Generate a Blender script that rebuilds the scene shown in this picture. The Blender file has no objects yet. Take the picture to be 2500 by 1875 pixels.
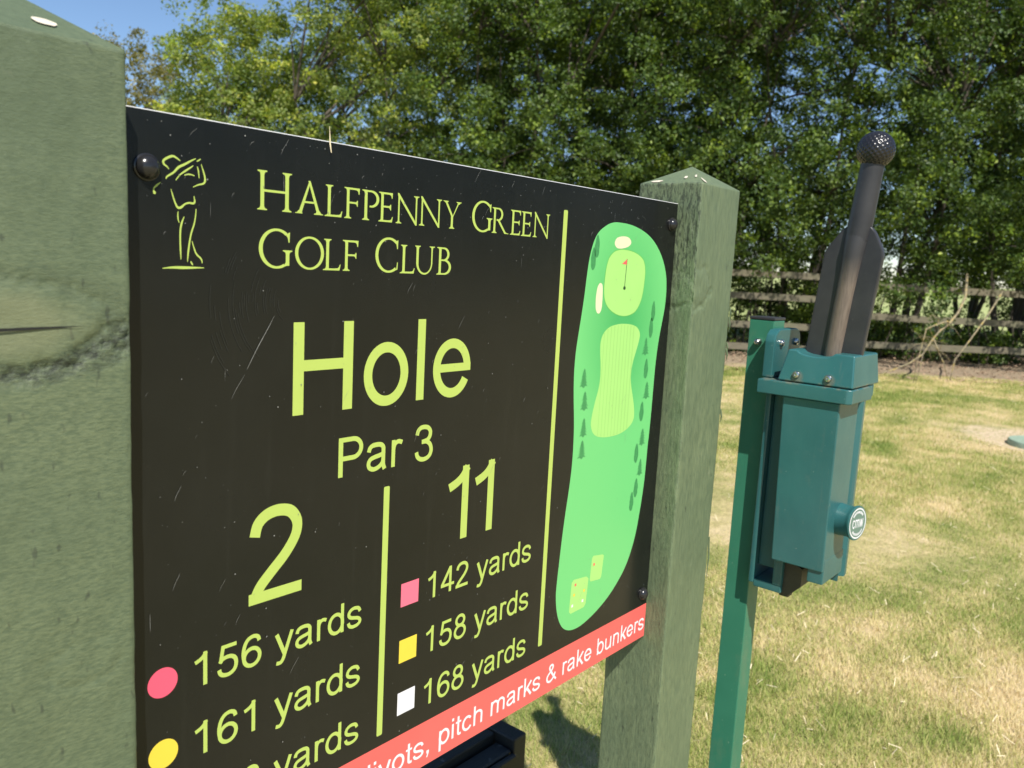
import bpy, bmesh, math, random
import numpy as np
from mathutils import Vector, Matrix, noise
from math import sin, cos, pi, radians

scene = bpy.context.scene
ZG = 1.28                      # sign top edge stands 1.28 m above the lawn (z = 0)

# ------------------------------------------------------------------ camera
cam_d = bpy.data.cameras.new('camera')
cam = bpy.data.objects.new('camera', cam_d)
scene.collection.objects.link(cam)
scene.camera = cam
YAW, PIT, ROL = -0.8778166, -0.1459221, -0.0525511
Rw = Matrix.Rotation(YAW, 3, 'Z') @ Matrix.Rotation(PIT, 3, 'X') @ Matrix.Rotation(ROL, 3, 'Y')
CAM = Vector((-0.919236, -0.514161, ZG - 0.081306))
m = Matrix((Rw.col[0], Rw.col[2], -Rw.col[1])).transposed().to_4x4()
m.translation = CAM
cam.matrix_world = m
cam_d.sensor_fit = 'HORIZONTAL'
cam_d.sensor_width = 36.0
cam_d.lens = 29.1213
cam_d.clip_start = 0.02
cam_d.clip_end = 3000
cam_d.dof.use_dof = True
cam_d.dof.focus_distance = 0.80
cam_d.dof.aperture_fstop = 13.0

# ------------------------------------------------------------------ light
SUN = Vector((-0.71, -1.0, 1.51)).normalized()
world = bpy.data.worlds.new('World')
scene.world = world
world.use_nodes = True
wn = world.node_tree.nodes
sky = wn.new('ShaderNodeTexSky')
sky.sky_type = 'NISHITA'
sky.sun_disc = False
sky.sun_elevation = math.asin(SUN.z)
sky.sun_rotation = math.atan2(SUN.x, SUN.y)
sky.air_density = 1.0
sky.altitude = 900
sky.dust_density = 0.0
sky.ozone_density = 4.0
wn['Background'].inputs['Strength'].default_value = 0.10
world.node_tree.links.new(sky.outputs[0], wn['Background'].inputs[0])
sun_d = bpy.data.lights.new('sun', 'SUN')
sun_d.energy = 5.0
sun_d.angle = radians(0.53)
sun_d.color = (1.0, 0.955, 0.88)
sun = bpy.data.objects.new('sun', sun_d)
scene.collection.objects.link(sun)
sun.rotation_euler = (-SUN).to_track_quat('-Z', 'Y').to_euler()
sun.location = (-3, -4, 8)
scene.view_settings.view_transform = 'Standard'
scene.view_settings.look = 'None'
scene.view_settings.exposure = 0.45
scene.view_settings.gamma = 1.0
scene.render.engine = 'CYCLES'
scene.cycles.max_bounces = 8
scene.cycles.transparent_max_bounces = 8
scene.cycles.use_denoising = True

# ------------------------------------------------------------------ helpers
col = scene.collection
rng = random.Random(7)
nr = np.random.default_rng(11)

def link(o, parent=None):
    col.objects.link(o)
    if parent is not None:
        o.parent = parent
    return o

def tag(o, label=None, cat=None, group=None, kind=None):
    if label: o['label'] = label
    if cat: o['category'] = cat
    if group: o['group'] = group
    if kind: o['kind'] = kind
    return o

def empty(name, loc=(0, 0, 0)):
    o = bpy.data.objects.new(name, None)
    o.location = loc
    o.empty_display_size = 0.1
    return link(o)

def mesh_obj(name, verts, faces, mat, parent=None, smooth=False):
    me = bpy.data.meshes.new(name)
    me.from_pydata([tuple(v) for v in verts], [], faces)
    me.update()
    if smooth:
        me.shade_smooth()
    o = bpy.data.objects.new(name, me)
    for mt in (mat if isinstance(mat, (list, tuple)) else [mat]):
        me.materials.append(mt)
    link(o, parent)
    if parent is not None:
        o.location = -Vector(parent_origin(parent))
    return o

def parent_origin(p):
    v = Vector((0, 0, 0))
    while p is not None:
        v += p.location
        p = p.parent
    return v

def bm_obj(name, bm, mat, parent=None, smooth=False, auto=None):
    me = bpy.data.meshes.new(name)
    bm.to_mesh(me)
    bm.free()
    if smooth:
        me.shade_smooth()
    if auto is not None:
        me.shade_smooth()
        me.set_sharp_from_angle(angle=radians(auto))
    o = bpy.data.objects.new(name, me)
    if auto is not None:
        wm = o.modifiers.new('weighted_normal', 'WEIGHTED_NORMAL'); wm.keep_sharp = True
    for mt in (mat if isinstance(mat, (list, tuple)) else [mat]):
        me.materials.append(mt)
    link(o, parent)
    if parent is not None:
        o.location = -parent_origin(parent)
    return o

def fast_mesh(name, V, F, mat, parent=None, smooth=False):
    """V (n,3) float array, F (k,3|4) int array"""
    me = bpy.data.meshes.new(name)
    n, k, s = len(V), len(F), F.shape[1]
    me.vertices.add(n)
    me.vertices.foreach_set('co', np.ascontiguousarray(V, dtype=np.float32).ravel())
    me.loops.add(k * s)
    me.loops.foreach_set('vertex_index', np.ascontiguousarray(F, dtype=np.int32).ravel())
    me.polygons.add(k)
    me.polygons.foreach_set('loop_start', np.arange(0, k * s, s, dtype=np.int32))
    me.polygons.foreach_set('loop_total', np.full(k, s, dtype=np.int32))
    if smooth:
        me.polygons.foreach_set('use_smooth', np.ones(k, dtype=bool))
    me.update(calc_edges=True)
    me.materials.append(mat)
    o = bpy.data.objects.new(name, me)
    link(o, parent)
    if parent is not None:
        o.location = -parent_origin(parent)
    return o

def add_box(bm, x0, x1, y0, y1, z0, z1, bev=0.0, seg=2, taper=None):
    vs = []
    for z in (z0, z1):
        t = taper if (taper and z == z1) else (0, 0, 0, 0)
        for (x, y) in ((x0 + t[0], y0 + t[2]), (x1 - t[1], y0 + t[2]), (x1 - t[1], y1 - t[3]), (x0 + t[0], y1 - t[3])):
            vs.append(bm.verts.new((x, y, z)))
    fs = [(3, 2, 1, 0), (4, 5, 6, 7), (0, 1, 5, 4), (1, 2, 6, 5), (2, 3, 7, 6), (3, 0, 4, 7)]
    faces = [bm.faces.new([vs[i] for i in f]) for f in fs]
    if bev > 0:
        eds = set()
        for f in faces:
            eds.update(f.edges)
        bmesh.ops.bevel(bm, geom=list(eds), offset=bev, segments=seg, profile=0.5, affect='EDGES')

def add_tube(bm, pts, radii, sides=8, cap=True):
    pts = [Vector(p) for p in pts]
    rings = []
    prev = None
    for i, p in enumerate(pts):
        d = (pts[min(i + 1, len(pts) - 1)] - pts[max(i - 1, 0)])
        if d.length < 1e-9: d = Vector((0, 0, 1))
        d.normalize()
        if prev is None:
            a = d.orthogonal().normalized()
        else:
            a = (prev - d * prev.dot(d))
            a = a.normalized() if a.length > 1e-6 else d.orthogonal().normalized()
        prev = a
        b = d.cross(a)
        r = radii[i] if isinstance(radii, (list, tuple)) else radii
        rings.append([bm.verts.new(p + (a * cos(2 * pi * k / sides) + b * sin(2 * pi * k / sides)) * r) for k in range(sides)])
    for i in range(len(rings) - 1):
        for k in range(sides):
            bm.faces.new((rings[i][k], rings[i][(k + 1) % sides], rings[i + 1][(k + 1) % sides], rings[i + 1][k]))
    if cap:
        bm.faces.new(rings[0][::-1])
        bm.faces.new(rings[-1])
    return rings

def add_prism(bm, poly, axis, a0, a1, bev=0.0):
    """extrude a 2-D polygon along an axis; poly in the two other axes (cyclic order)"""
    def P(u, v, a):
        return {'x': (a, u, v), 'y': (u, a, v), 'z': (u, v, a)}[axis]
    v0 = [bm.verts.new(P(u, v, a0)) for u, v in poly]
    v1 = [bm.verts.new(P(u, v, a1)) for u, v in poly]
    n = len(poly)
    fs = [bm.faces.new(v0), bm.faces.new(v1[::-1])]
    for i in range(n):
        fs.append(bm.faces.new((v0[i], v1[i], v1[(i + 1) % n], v0[(i + 1) % n])))
    bmesh.ops.recalc_face_normals(bm, faces=fs)
    if bev > 0:
        eds = set()
        for f in fs: eds.update(f.edges)
        bmesh.ops.bevel(bm, geom=list(eds), offset=bev, segments=2, profile=0.5, affect='EDGES')

def add_lathe(bm, prof, origin, axis, sides=24):
    """prof: list of (r, t) along axis"""
    o = Vector(origin); d = Vector(axis).normalized(); a = d.orthogonal().normalized(); b = d.cross(a)
    rings = []
    for r, t in prof:
        rings.append([bm.verts.new(o + d * t + (a * cos(2 * pi * k / sides) + b * sin(2 * pi * k / sides)) * max(r, 1e-5)) for k in range(sides)])
    for i in range(len(rings) - 1):
        for k in range(sides):
            bm.faces.new((rings[i][k], rings[i][(k + 1) % sides], rings[i + 1][(k + 1) % sides], rings[i + 1][k]))
    bm.faces.new(rings[0][::-1]); bm.faces.new(rings[-1])
    bmesh.ops.recalc_face_normals(bm, faces=bm.faces[:])

# ------------------------------------------------------------------ materials
class NT:
    def __init__(self, name):
        self.m = bpy.data.materials.new(name)
        self.m.use_nodes = True
        self.t = self.m.node_tree
        self.b = self.t.nodes['Principled BSDF']
    def n(self, typ, **kw):
        nd = self.t.nodes.new(typ)
        for k, v in kw.items():
            if k.startswith('i_'):
                nd.inputs[k[2:].replace('_', ' ')].default_value = v
            else:
                setattr(nd, k, v)
        return nd
    def l(self, a, b):
        self.t.links.new(a, b)
    def noise(self, scale, detail=4, rough=0.55, vec=None, dist=0.0):
        nd = self.n('ShaderNodeTexNoise')
        nd.inputs['Scale'].default_value = scale
        nd.inputs['Detail'].default_value = detail
        nd.inputs['Roughness'].default_value = rough
        nd.inputs['Distortion'].default_value = dist
        if vec is not None: self.l(vec, nd.inputs['Vector'])
        return nd.outputs['Fac']
    def pos(self, scale=(1, 1, 1)):
        g = self.n('ShaderNodeNewGeometry')
        mp = self.n('ShaderNodeMapping')
        mp.inputs['Scale'].default_value = scale
        self.l(g.outputs['Position'], mp.inputs['Vector'])
        return mp.outputs['Vector']
    def ramp(self, fac, stops):
        r = self.n('ShaderNodeValToRGB')
        e = r.color_ramp.elements
        while len(e) < len(stops): e.new(0.5)
        for el, (p, c_) in zip(e, stops):
            el.position = p
            el.color = (*c_, 1) if len(c_) == 3 else c_
        self.l(fac, r.inputs['Fac'])
        return r.outputs['Color']
    def mix(self, fac, a, b, mode='MIX'):
        x = self.n('ShaderNodeMix', data_type='RGBA', blend_type=mode)
        for sock, v in ((x.inputs[0], fac), (x.inputs[6], a), (x.inputs[7], b)):
            if isinstance(v, (int, float)): sock.default_value = v
            elif isinstance(v, (tuple, list)): sock.default_value = (*v, 1)
            else: self.l(v, sock)
        return x.outputs[2]
    def math(self, op, a, b=None):
        x = self.n('ShaderNodeMath', operation=op)
        for i, v in enumerate((a, b)):
            if v is None: continue
            if isinstance(v, (int, float)): x.inputs[i].default_value = v
            else: self.l(v, x.inputs[i])
        return x.outputs[0]
    def bump(self, h, strength=0.3, dist=0.002, normal=None):
        bp = self.n('ShaderNodeBump')
        bp.inputs['Strength'].default_value = strength
        bp.inputs['Distance'].default_value = dist
        self.l(h, bp.inputs['Height'])
        if normal is not None: self.l(normal, bp.inputs['Normal'])
        return bp.outputs['Normal']
    def set(self, base=None, rough=None, normal=None, metal=None, spec=None):
        for k, v in (('Base Color', base), ('Roughness', rough), ('Normal', normal), ('Metallic', metal), ('Specular IOR Level', spec)):
            if v is None: continue
            s = self.b.inputs[k]
            if isinstance(v, (int, float)): s.default_value = v
            elif isinstance(v, tuple): s.default_value = (*v, 1)
            else: self.l(v, s)
        return self.m

def plain(name, base, rough=0.5, var=0.08, scale=60.0, bump=0.0, metal=0.0, spec=0.5):
    t = NT(name)
    p = t.pos()
    f = t.noise(scale, 4, 0.6, p)
    dark = tuple(c_ * (1 - var) for c_ in base)
    light = tuple(min(1, c_ * (1 + var)) for c_ in base)
    c_ = t.ramp(f, [(0.3, dark), (0.7, light)])
    n_ = t.bump(t.noise(scale * 6, 3, 0.6, p), bump, 0.001) if bump else None
    return t.set(c_, rough, n_, metal, spec)

def mat_post(name, horizontal, knot=None):
    """sage green paint on sawn softwood"""
    t = NT(name)
    sc = (14, 14, 2.2) if not horizontal else (7, 7, 24)
    fine = t.noise(30, 6, 0.65, t.pos(sc))
    fibre = t.noise(42, 5, 0.7, t.pos((9, 9, 42) if horizontal else (22, 22, 1.8)))
    blot = t.noise(9, 3, 0.5, t.pos())
    blot2 = t.noise(38, 5, 0.65, t.pos())
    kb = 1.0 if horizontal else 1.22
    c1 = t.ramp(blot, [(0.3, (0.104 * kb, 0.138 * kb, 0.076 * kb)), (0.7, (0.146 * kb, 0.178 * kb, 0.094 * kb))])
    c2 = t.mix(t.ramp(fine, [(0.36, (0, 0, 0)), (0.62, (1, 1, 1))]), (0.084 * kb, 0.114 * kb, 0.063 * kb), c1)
    worn = t.ramp(blot2, [(0.64, (0, 0, 0)), (0.78, (1, 1, 1))])
    c3 = t.mix(t.math('MULTIPLY', worn, 0.35), c2, (0.27, 0.29, 0.19))
    speck = t.ramp(t.noise(160, 2, 0.5, t.pos((1, 1, 0.4))), [(0.68, (0, 0, 0)), (0.74, (1, 1, 1))])
    c4 = t.mix(t.math('MULTIPLY', speck, 0.6), c3, (0.04, 0.048, 0.034))
    h = t.math('ADD', t.math('MULTIPLY', fibre, 0.8), t.math('MULTIPLY', fine, 0.5))
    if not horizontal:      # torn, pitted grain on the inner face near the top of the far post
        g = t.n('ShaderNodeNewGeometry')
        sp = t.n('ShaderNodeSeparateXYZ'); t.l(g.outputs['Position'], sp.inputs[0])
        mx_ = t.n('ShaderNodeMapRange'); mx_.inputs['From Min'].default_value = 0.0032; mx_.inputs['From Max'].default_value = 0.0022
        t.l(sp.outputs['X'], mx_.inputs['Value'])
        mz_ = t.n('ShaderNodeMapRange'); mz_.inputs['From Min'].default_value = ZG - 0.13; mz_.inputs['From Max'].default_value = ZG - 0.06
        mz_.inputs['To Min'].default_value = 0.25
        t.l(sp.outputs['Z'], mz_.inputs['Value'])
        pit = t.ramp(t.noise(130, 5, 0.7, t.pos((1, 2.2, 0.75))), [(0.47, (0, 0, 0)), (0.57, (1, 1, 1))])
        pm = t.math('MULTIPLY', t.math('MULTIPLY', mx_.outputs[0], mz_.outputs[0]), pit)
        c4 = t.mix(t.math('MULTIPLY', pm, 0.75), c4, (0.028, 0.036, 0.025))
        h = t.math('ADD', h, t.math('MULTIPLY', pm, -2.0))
    if knot:      # smooth ochre heart of the knot, dark torn grain along its lower rim
        g = t.n('ShaderNodeNewGeometry')
        mp = t.n('ShaderNodeMapping'); mp.vector_type = 'TEXTURE'
        mp.inputs['Location'].default_value = (knot[0], 0, ZG + knot[1]); mp.inputs['Scale'].default_value = (knot[2], 1e6, knot[3])
        t.l(g.outputs['Position'], mp.inputs['Vector'])
        ln_ = t.n('ShaderNodeVectorMath', operation='LENGTH'); t.l(mp.outputs[0], ln_.inputs[0])
        q = t.math('ADD', ln_.outputs['Value'], t.math('MULTIPLY', t.math('SUBTRACT', t.noise(60, 4, 0.6, t.pos()), 0.5), 0.45))
        heart = t.ramp(q, [(0.55, (1, 1, 1)), (0.95, (0, 0, 0))])
        c4 = t.mix(t.math('MULTIPLY', heart, 0.55), c4, (0.205, 0.215, 0.115))
        rim = t.ramp(t.math('MULTIPLY', q, 0.48), [(0.40, (0, 0, 0)), (0.50, (1, 1, 1)), (0.60, (1, 1, 1)), (0.74, (0, 0, 0))])
        sz = t.n('ShaderNodeSeparateXYZ'); t.l(mp.outputs[0], sz.inputs[0])
        low = t.n('ShaderNodeMapRange'); low.inputs['From Min'].default_value = 0.35; low.inputs['From Max'].default_value = -0.35
        t.l(sz.outputs['Z'], low.inputs['Value'])
        grit = t.ramp(t.noise(190, 5, 0.7, t.pos((1, 1, 1.8))), [(0.38, (1, 1, 1)), (0.62, (0.15, 0.15, 0.15))])
        k_ = t.math('MULTIPLY', t.math('MULTIPLY', rim, t.math('ADD', t.math('MULTIPLY', low.outputs[0], 0.8), 0.2)), grit)
        c4 = t.mix(t.math('MULTIPLY', k_, 0.92), c4, (0.022, 0.027, 0.02))
        h = t.math('ADD', h, t.math('MULTIPLY', k_, -1.6))
    n1 = t.bump(h, 0.40 if horizontal else 0.30, 0.0013)
    n2 = t.bump(t.noise(420, 4, 0.7, t.pos()), 0.35, 0.0005, n1)
    return t.set(c4, 0.52, n2, spec=0.45)

def mat_sign_black():
    t = NT('black printed panel')
    p = t.pos()
    v = t.n('ShaderNodeTexVoronoi', feature='F1')
    v.inputs['Scale'].default_value = 95
    t.l(p, v.inputs['Vector'])
    dots = t.ramp(v.outputs['Distance'], [(0.05, (1, 1, 1)), (0.085, (0, 0, 0))])
    sel = t.ramp(t.noise(23, 3, 0.6, p), [(0.60, (0, 0, 0)), (0.70, (1, 1, 1))])
    dots = t.mix(1.0, dots, sel, 'MULTIPLY')
    dust = t.ramp(t.noise(6, 5, 0.7, p), [(0.35, (0.0062, 0.0072, 0.0066)), (0.75, (0.0105, 0.0115, 0.0102))])
    c_ = t.mix(t.math('MULTIPLY', dots, 0.55), dust, (0.30, 0.31, 0.29))
    runs = t.ramp(t.noise(5, 5, 0.65, t.pos((18, 1, 1.1))), [(0.56, (0, 0, 0)), (0.80, (1, 1, 1))])
    c_ = t.mix(t.math('MULTIPLY', runs, 0.02), c_, (0.25, 0.25, 0.21))
    r = t.math('ADD', t.math('MULTIPLY', t.noise(14, 4, 0.6, p), 0.16), 0.17)
    n_ = t.bump(t.noise(7, 2, 0.5, p), 0.02, 0.004)
    return t.set(c_, r, n_, spec=0.40)

def mat_map_green():
    t = NT('map rough green print')
    g = t.n('ShaderNodeNewGeometry')
    mp = t.n('ShaderNodeMapping')
    mp.inputs['Location'].default_value = (0.105, 0, -(ZG - 0.15))
    t.l(g.outputs['Position'], mp.inputs['Vector'])
    sx = t.n('ShaderNodeMapping')
    sx.inputs['Scale'].default_value = (9, 0, 6.0)
    t.l(mp.outputs[0], sx.inputs['Vector'])
    d = t.n('ShaderNodeVectorMath', operation='LENGTH')
    t.l(sx.outputs[0], d.inputs[0])
    c_ = t.ramp(d.outputs['Value'], [(0.15, (0.068, 0.40, 0.115)), (0.8, (0.155, 0.56, 0.18))])
    return t.set(c_, 0.28, spec=0.4)

M = {}
M['post_h'] = mat_post('sage paint crosscut', True, (-0.768, -0.1285, 0.064, 0.0240))
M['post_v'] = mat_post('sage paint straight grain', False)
M['black'] = mat_sign_black()
M['edge'] = plain('white composite edge', (0.50, 0.50, 0.48), 0.4, 0.05)
M['lime'] = plain('lime print', (0.43, 0.545, 0.118), 0.30, 0.03, 20, spec=0.35)
M['red_strip'] = plain('coral red strip', (0.78, 0.125, 0.110), 0.32, 0.04, 18, spec=0.4)
M['white_print'] = plain('white print', (0.74, 0.73, 0.75), 0.35, 0.03, 30, spec=0.35)
M['pink'] = plain('pink red print', (0.83, 0.10, 0.17), 0.3, 0.02, 20, spec=0.35)
M['pink_sq'] = plain('rose print', (0.82, 0.16, 0.24), 0.3, 0.02, 20, spec=0.35)
M['yellow'] = plain('yellow print', (0.76, 0.58, 0.06), 0.3, 0.02, 20, spec=0.35)
M['map_green'] = mat_map_green()
M['map_light'] = plain('map fairway print', (0.37, 0.68, 0.19), 0.3, 0.03, 20, spec=0.35)
M['map_stripe'] = plain('map mowing stripe print', (0.315, 0.61, 0.165), 0.3, 0.03, 20, spec=0.35)
M['map_rim'] = plain('map green rim print', (0.12, 0.45, 0.09), 0.3, 0.03, 20, spec=0.35)
M['sand'] = plain('map bunker print', (0.76, 0.68, 0.46), 0.3, 0.02, 20, spec=0.35)
M['map_tree'] = plain('map tree print', (0.055, 0.26, 0.085), 0.3, 0.15, 300, spec=0.35)
M['map_dark'] = plain('map flagpole print', (0.02, 0.07, 0.02), 0.3, 0.05, 20)
M['cap_black'] = plain('black bolt cap plastic', (0.018, 0.018, 0.019), 0.22, 0.2, 90, 0.05)
M['scratch'] = plain('pale scratch', (0.22, 0.22, 0.205), 0.5, 0.35, 90)
M['scratch_faint'] = plain('faint scuff', (0.024, 0.025, 0.023), 0.45, 0.3, 90)
M['bare_wood'] = plain('bare chipped wood', (0.62, 0.56, 0.44), 0.7, 0.2, 200, 0.3)
M['crack'] = plain('crack shade', (0.012, 0.012, 0.01), 0.9, 0.2, 90)
M['steel'] = plain('stainless screw', (0.55, 0.55, 0.53), 0.28, 0.15, 200, 0.05, metal=1.0)
M['black_cap'] = plain('black plastic end cap', (0.03, 0.03, 0.032), 0.45, 0.2, 90)
M['drain'] = plain('olive drain bracket', (0.045, 0.045, 0.03), 0.55, 0.2, 90, 0.1)

def mat_teal():
    t = NT('teal moulded body')
    p = t.pos()
    c_ = t.ramp(t.noise(18, 5, 0.6, p), [(0.3, (0.021, 0.104, 0.106)), (0.7, (0.028, 0.124, 0.125))])
    dirt = t.ramp(t.noise(60, 5, 0.7, p), [(0.60, (0, 0, 0)), (0.78, (1, 1, 1))])
    c_ = t.mix(t.math('MULTIPLY', dirt, 0.16), c_, (0.30, 0.24, 0.16))
    g = t.n('ShaderNodeNewGeometry')
    sp = t.n('ShaderNodeSeparateXYZ'); t.l(g.outputs['Position'], sp.inputs[0])
    # rust coloured grime settled along the joint under the cap
    band = t.math('SUBTRACT', 1.0, t.math('MULTIPLY', t.math('ABSOLUTE', t.math('SUBTRACT', sp.outputs['Z'], ZG - 0.2185)), 260.0))
    band = t.n('ShaderNodeClamp').outputs[0] if False else t.math('MAXIMUM', band, 0.0)
    rust = t.math('MULTIPLY', band, t.ramp(t.noise(70, 4, 0.6, p), [(0.45, (0, 0, 0)), (0.62, (1, 1, 1))]))
    c_ = t.mix(t.math('MULTIPLY', rust, 0.7), c_, (0.33, 0.22, 0.12))
    fade = t.ramp(t.noise(9, 5, 0.7, t.pos((1, 1, 0.35))), [(0.42, (0, 0, 0)), (0.75, (1, 1, 1))])
    c_ = t.mix(t.math('MULTIPLY', fade, 0.30), c_, (0.075, 0.175, 0.170))
    runs = t.ramp(t.noise(6, 5, 0.7, t.pos((22, 22, 1.2))), [(0.58, (0, 0, 0)), (0.74, (1, 1, 1))])
    c_ = t.mix(t.math('MULTIPLY', runs, 0.16), c_, (0.22, 0.22, 0.17))
    for sy in (-0.1080, -0.1500):      # rust bleeding from the cap screws
        ds = t.n('ShaderNodeVectorMath', operation='DISTANCE'); t.l(g.outputs['Position'], ds.inputs[0]); ds.inputs[1].default_value = (0.1556, sy - 0.001, ZG - 0.2115)
        rs_ = t.ramp(t.math('MULTIPLY', ds.outputs['Value'], 100.0), [(0.50, (1, 1, 1)), (0.95, (0, 0, 0))])
        c_ = t.mix(t.math('MULTIPLY', rs_, 0.40), c_, (0.20, 0.13, 0.07))
    speck = t.ramp(t.noise(330, 2, 0.5, p), [(0.74, (0, 0, 0)), (0.79, (1, 1, 1))])
    c_ = t.mix(t.math('MULTIPLY', speck, 0.5), c_, (0.5, 0.55, 0.52))
    r = t.math('ADD', t.math('MULTIPLY', t.noise(30, 4, 0.6, p), 0.18), 0.24)
    n_ = t.bump(t.noise(260, 3, 0.6, p), 0.10, 0.0006)
    return t.set(c_, r, n_, spec=0.55)
M['teal'] = mat_teal()

def mat_metal_post():
    t = NT('green coated steel tube')
    p = t.pos()
    c_ = t.ramp(t.noise(12, 4, 0.6, p), [(0.3, (0.030, 0.160, 0.096)), (0.7, (0.038, 0.185, 0.112))])
    sp = t.ramp(t.noise(200, 3, 0.55, t.pos((1, 1, 0.6))), [(0.70, (0, 0, 0)), (0.75, (1, 1, 1))])
    mud = t.ramp(t.noise(24, 5, 0.7, t.pos((1, 1, 0.5))), [(0.54, (0, 0, 0)), (0.72, (1, 1, 1))])
    c_ = t.mix(t.math('MULTIPLY', mud, 0.28), c_, (0.16, 0.20, 0.12))
    c_ = t.mix(t.math('MULTIPLY', sp, 0.6), c_, (0.35, 0.45, 0.33))
    return t.set(c_, 0.38, t.bump(t.noise(180, 3, 0.6, p), 0.05, 0.0006), spec=0.5)
M['metal_post'] = mat_metal_post()

def mat_paddle():
    t = NT('black weathered paddle plastic')
    p = t.pos()
    c_ = t.ramp(t.noise(26, 5, 0.65, p), [(0.3, (0.024, 0.024, 0.027)), (0.75, (0.042, 0.041, 0.043))])
    speck = t.ramp(t.noise(300, 2, 0.5, p), [(0.73, (0, 0, 0)), (0.77, (1, 1, 1))])
    c_ = t.mix(t.math('MULTIPLY', speck, 0.25), c_, (0.2, 0.19, 0.17))
    return t.set(c_, 0.42, t.bump(t.noise(200, 3, 0.6, t.pos((1, 1, 0.25))), 0.12, 0.0006), spec=0.5)
M['paddle'] = mat_paddle()

def mat_ridge():
    t = NT('worn brown paddle rib')
    p = t.pos((60, 60, 6))
    c_ = t.ramp(t.noise(6, 6, 0.7, p), [(0.25, (0.085, 0.070, 0.058)), (0.5, (0.15, 0.118, 0.092)), (0.8, (0.20, 0.162, 0.128))])
    g = t.n('ShaderNodeNewGeometry'); sp = t.n('ShaderNodeSeparateXYZ'); t.l(g.outputs['Position'], sp.inputs[0])
    mr = t.n('ShaderNodeMapRange')
    mr.inputs['From Min'].default_value = ZG - 0.085; mr.inputs['From Max'].default_value = ZG - 0.045
    t.l(t.math('ADD', sp.outputs['Z'], t.math('MULTIPLY', t.noise(40, 4, 0.6, t.pos()), 0.012)), mr.inputs['Value'])
    c_ = t.mix(mr.outputs[0], c_, (0.040, 0.039, 0.041))
    return t.set(c_, 0.45, t.bump(t.noise(6, 5, 0.7, p), 0.2, 0.0006), spec=0.45)
M['ridge'] = mat_ridge()

def mat_black_wood():
    t = NT('black stained timber')
    p = t.pos((6, 60, 60))
    c_ = t.ramp(t.noise(4, 6, 0.7, p), [(0.3, (0.012, 0.014, 0.013)), (0.7, (0.026, 0.028, 0.026))])
    fl = t.ramp(t.noise(34, 5, 0.7, t.pos((1, 1, 2.2))), [(0.63, (0, 0, 0)), (0.69, (1, 1, 1))])
    c_ = t.mix(t.math('MULTIPLY', fl, 0.5), c_, (0.20, 0.21, 0.20))
    return t.set(c_, 0.5, t.bump(t.noise(5, 6, 0.7, p), 0.4, 0.002))
M['black_wood'] = mat_black_wood()

def mat_fence():
    t = NT('shade-toned weathered timber')
    p = t.pos((3, 3, 22))
    c_ = t.ramp(t.noise(3, 6, 0.7, p), [(0.3, (0.10, 0.088, 0.058)), (0.7, (0.19, 0.165, 0.11))])  # timber tones lowered so part of the hedge's shade sits in the colour
    gr = t.ramp(t.noise(5, 4, 0.6, t.pos()), [(0.45, (0, 0, 0)), (0.7, (1, 1, 1))])
    c_ = t.mix(t.math('MULTIPLY', gr, 0.4), c_, (0.10, 0.12, 0.055))
    return t.set(c_, 0.8, t.bump(t.noise(3, 6, 0.7, p), 0.4, 0.006))
M['fence'] = mat_fence()

def mat_bark():
    t = NT('hawthorn bark')
    c_ = t.ramp(t.noise(6, 6, 0.7, t.pos((4, 4, 1))), [(0.3, (0.045, 0.036, 0.026)), (0.7, (0.13, 0.11, 0.08))])
    return t.set(c_, 0.85, t.bump(t.noise(7, 6, 0.7, t.pos((4, 4, 1))), 0.6, 0.02))
M['bark'] = mat_bark()

def mat_lichen():
    t = NT('lichen covered dead wood')
    c_ = t.ramp(t.noise(14, 5, 0.7, t.pos()), [(0.35, (0.13, 0.11, 0.075)), (0.55, (0.30, 0.25, 0.14)), (0.68, (0.42, 0.29, 0.05))])
    return t.set(c_, 0.85, t.bump(t.noise(30, 5, 0.7, t.pos()), 0.4, 0.006))
M['lichen'] = mat_lichen()

def mat_leaf(name, cols, trans=0.35):
    t = NT(name)
    g = t.n('ShaderNodeNewGeometry')
    c_ = t.ramp(g.outputs['Random Per Island'], [(i / (len(cols) - 1), c) for i, c in enumerate(cols)])
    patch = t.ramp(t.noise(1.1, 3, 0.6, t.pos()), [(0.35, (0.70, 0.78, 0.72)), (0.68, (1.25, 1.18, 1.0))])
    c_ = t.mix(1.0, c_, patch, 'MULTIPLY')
    sun_spray = t.ramp(t.noise(3.4, 2, 0.5, t.pos()), [(0.53, (0.92, 0.92, 0.92)), (0.68, (2.3, 2.0, 1.15))])  # random bright yellowish sprays, sunlit tips painted into the leaf colour
    c_ = t.mix(1.0, c_, sun_spray, 'MULTIPLY')
    t.set(c_, 0.48, spec=0.35)
    tr = t.n('ShaderNodeBsdfTranslucent')
    tc = t.mix(1.0, c_, (1.5, 1.55, 0.5), 'MULTIPLY')
    t.l(tc, tr.inputs['Color'])
    mx = t.n('ShaderNodeMixShader'); mx.inputs[0].default_value = trans
    t.l(t.b.outputs[0], mx.inputs[1]); t.l(tr.outputs[0], mx.inputs[2])
    t.l(mx.outputs[0], t.t.nodes['Material Output'].inputs['Surface'])
    return t.m
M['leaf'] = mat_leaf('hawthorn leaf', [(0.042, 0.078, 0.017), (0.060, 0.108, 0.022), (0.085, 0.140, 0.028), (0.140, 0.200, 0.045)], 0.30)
M['leaf_sunlit'] = mat_leaf('sunlit hawthorn leaf', [(0.125, 0.190, 0.048), (0.180, 0.245, 0.065), (0.23, 0.29, 0.085), (0.32, 0.34, 0.115)], 0.42)  # lighter copy of the leaf colours, sunlight on the open-end trees painted in
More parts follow.
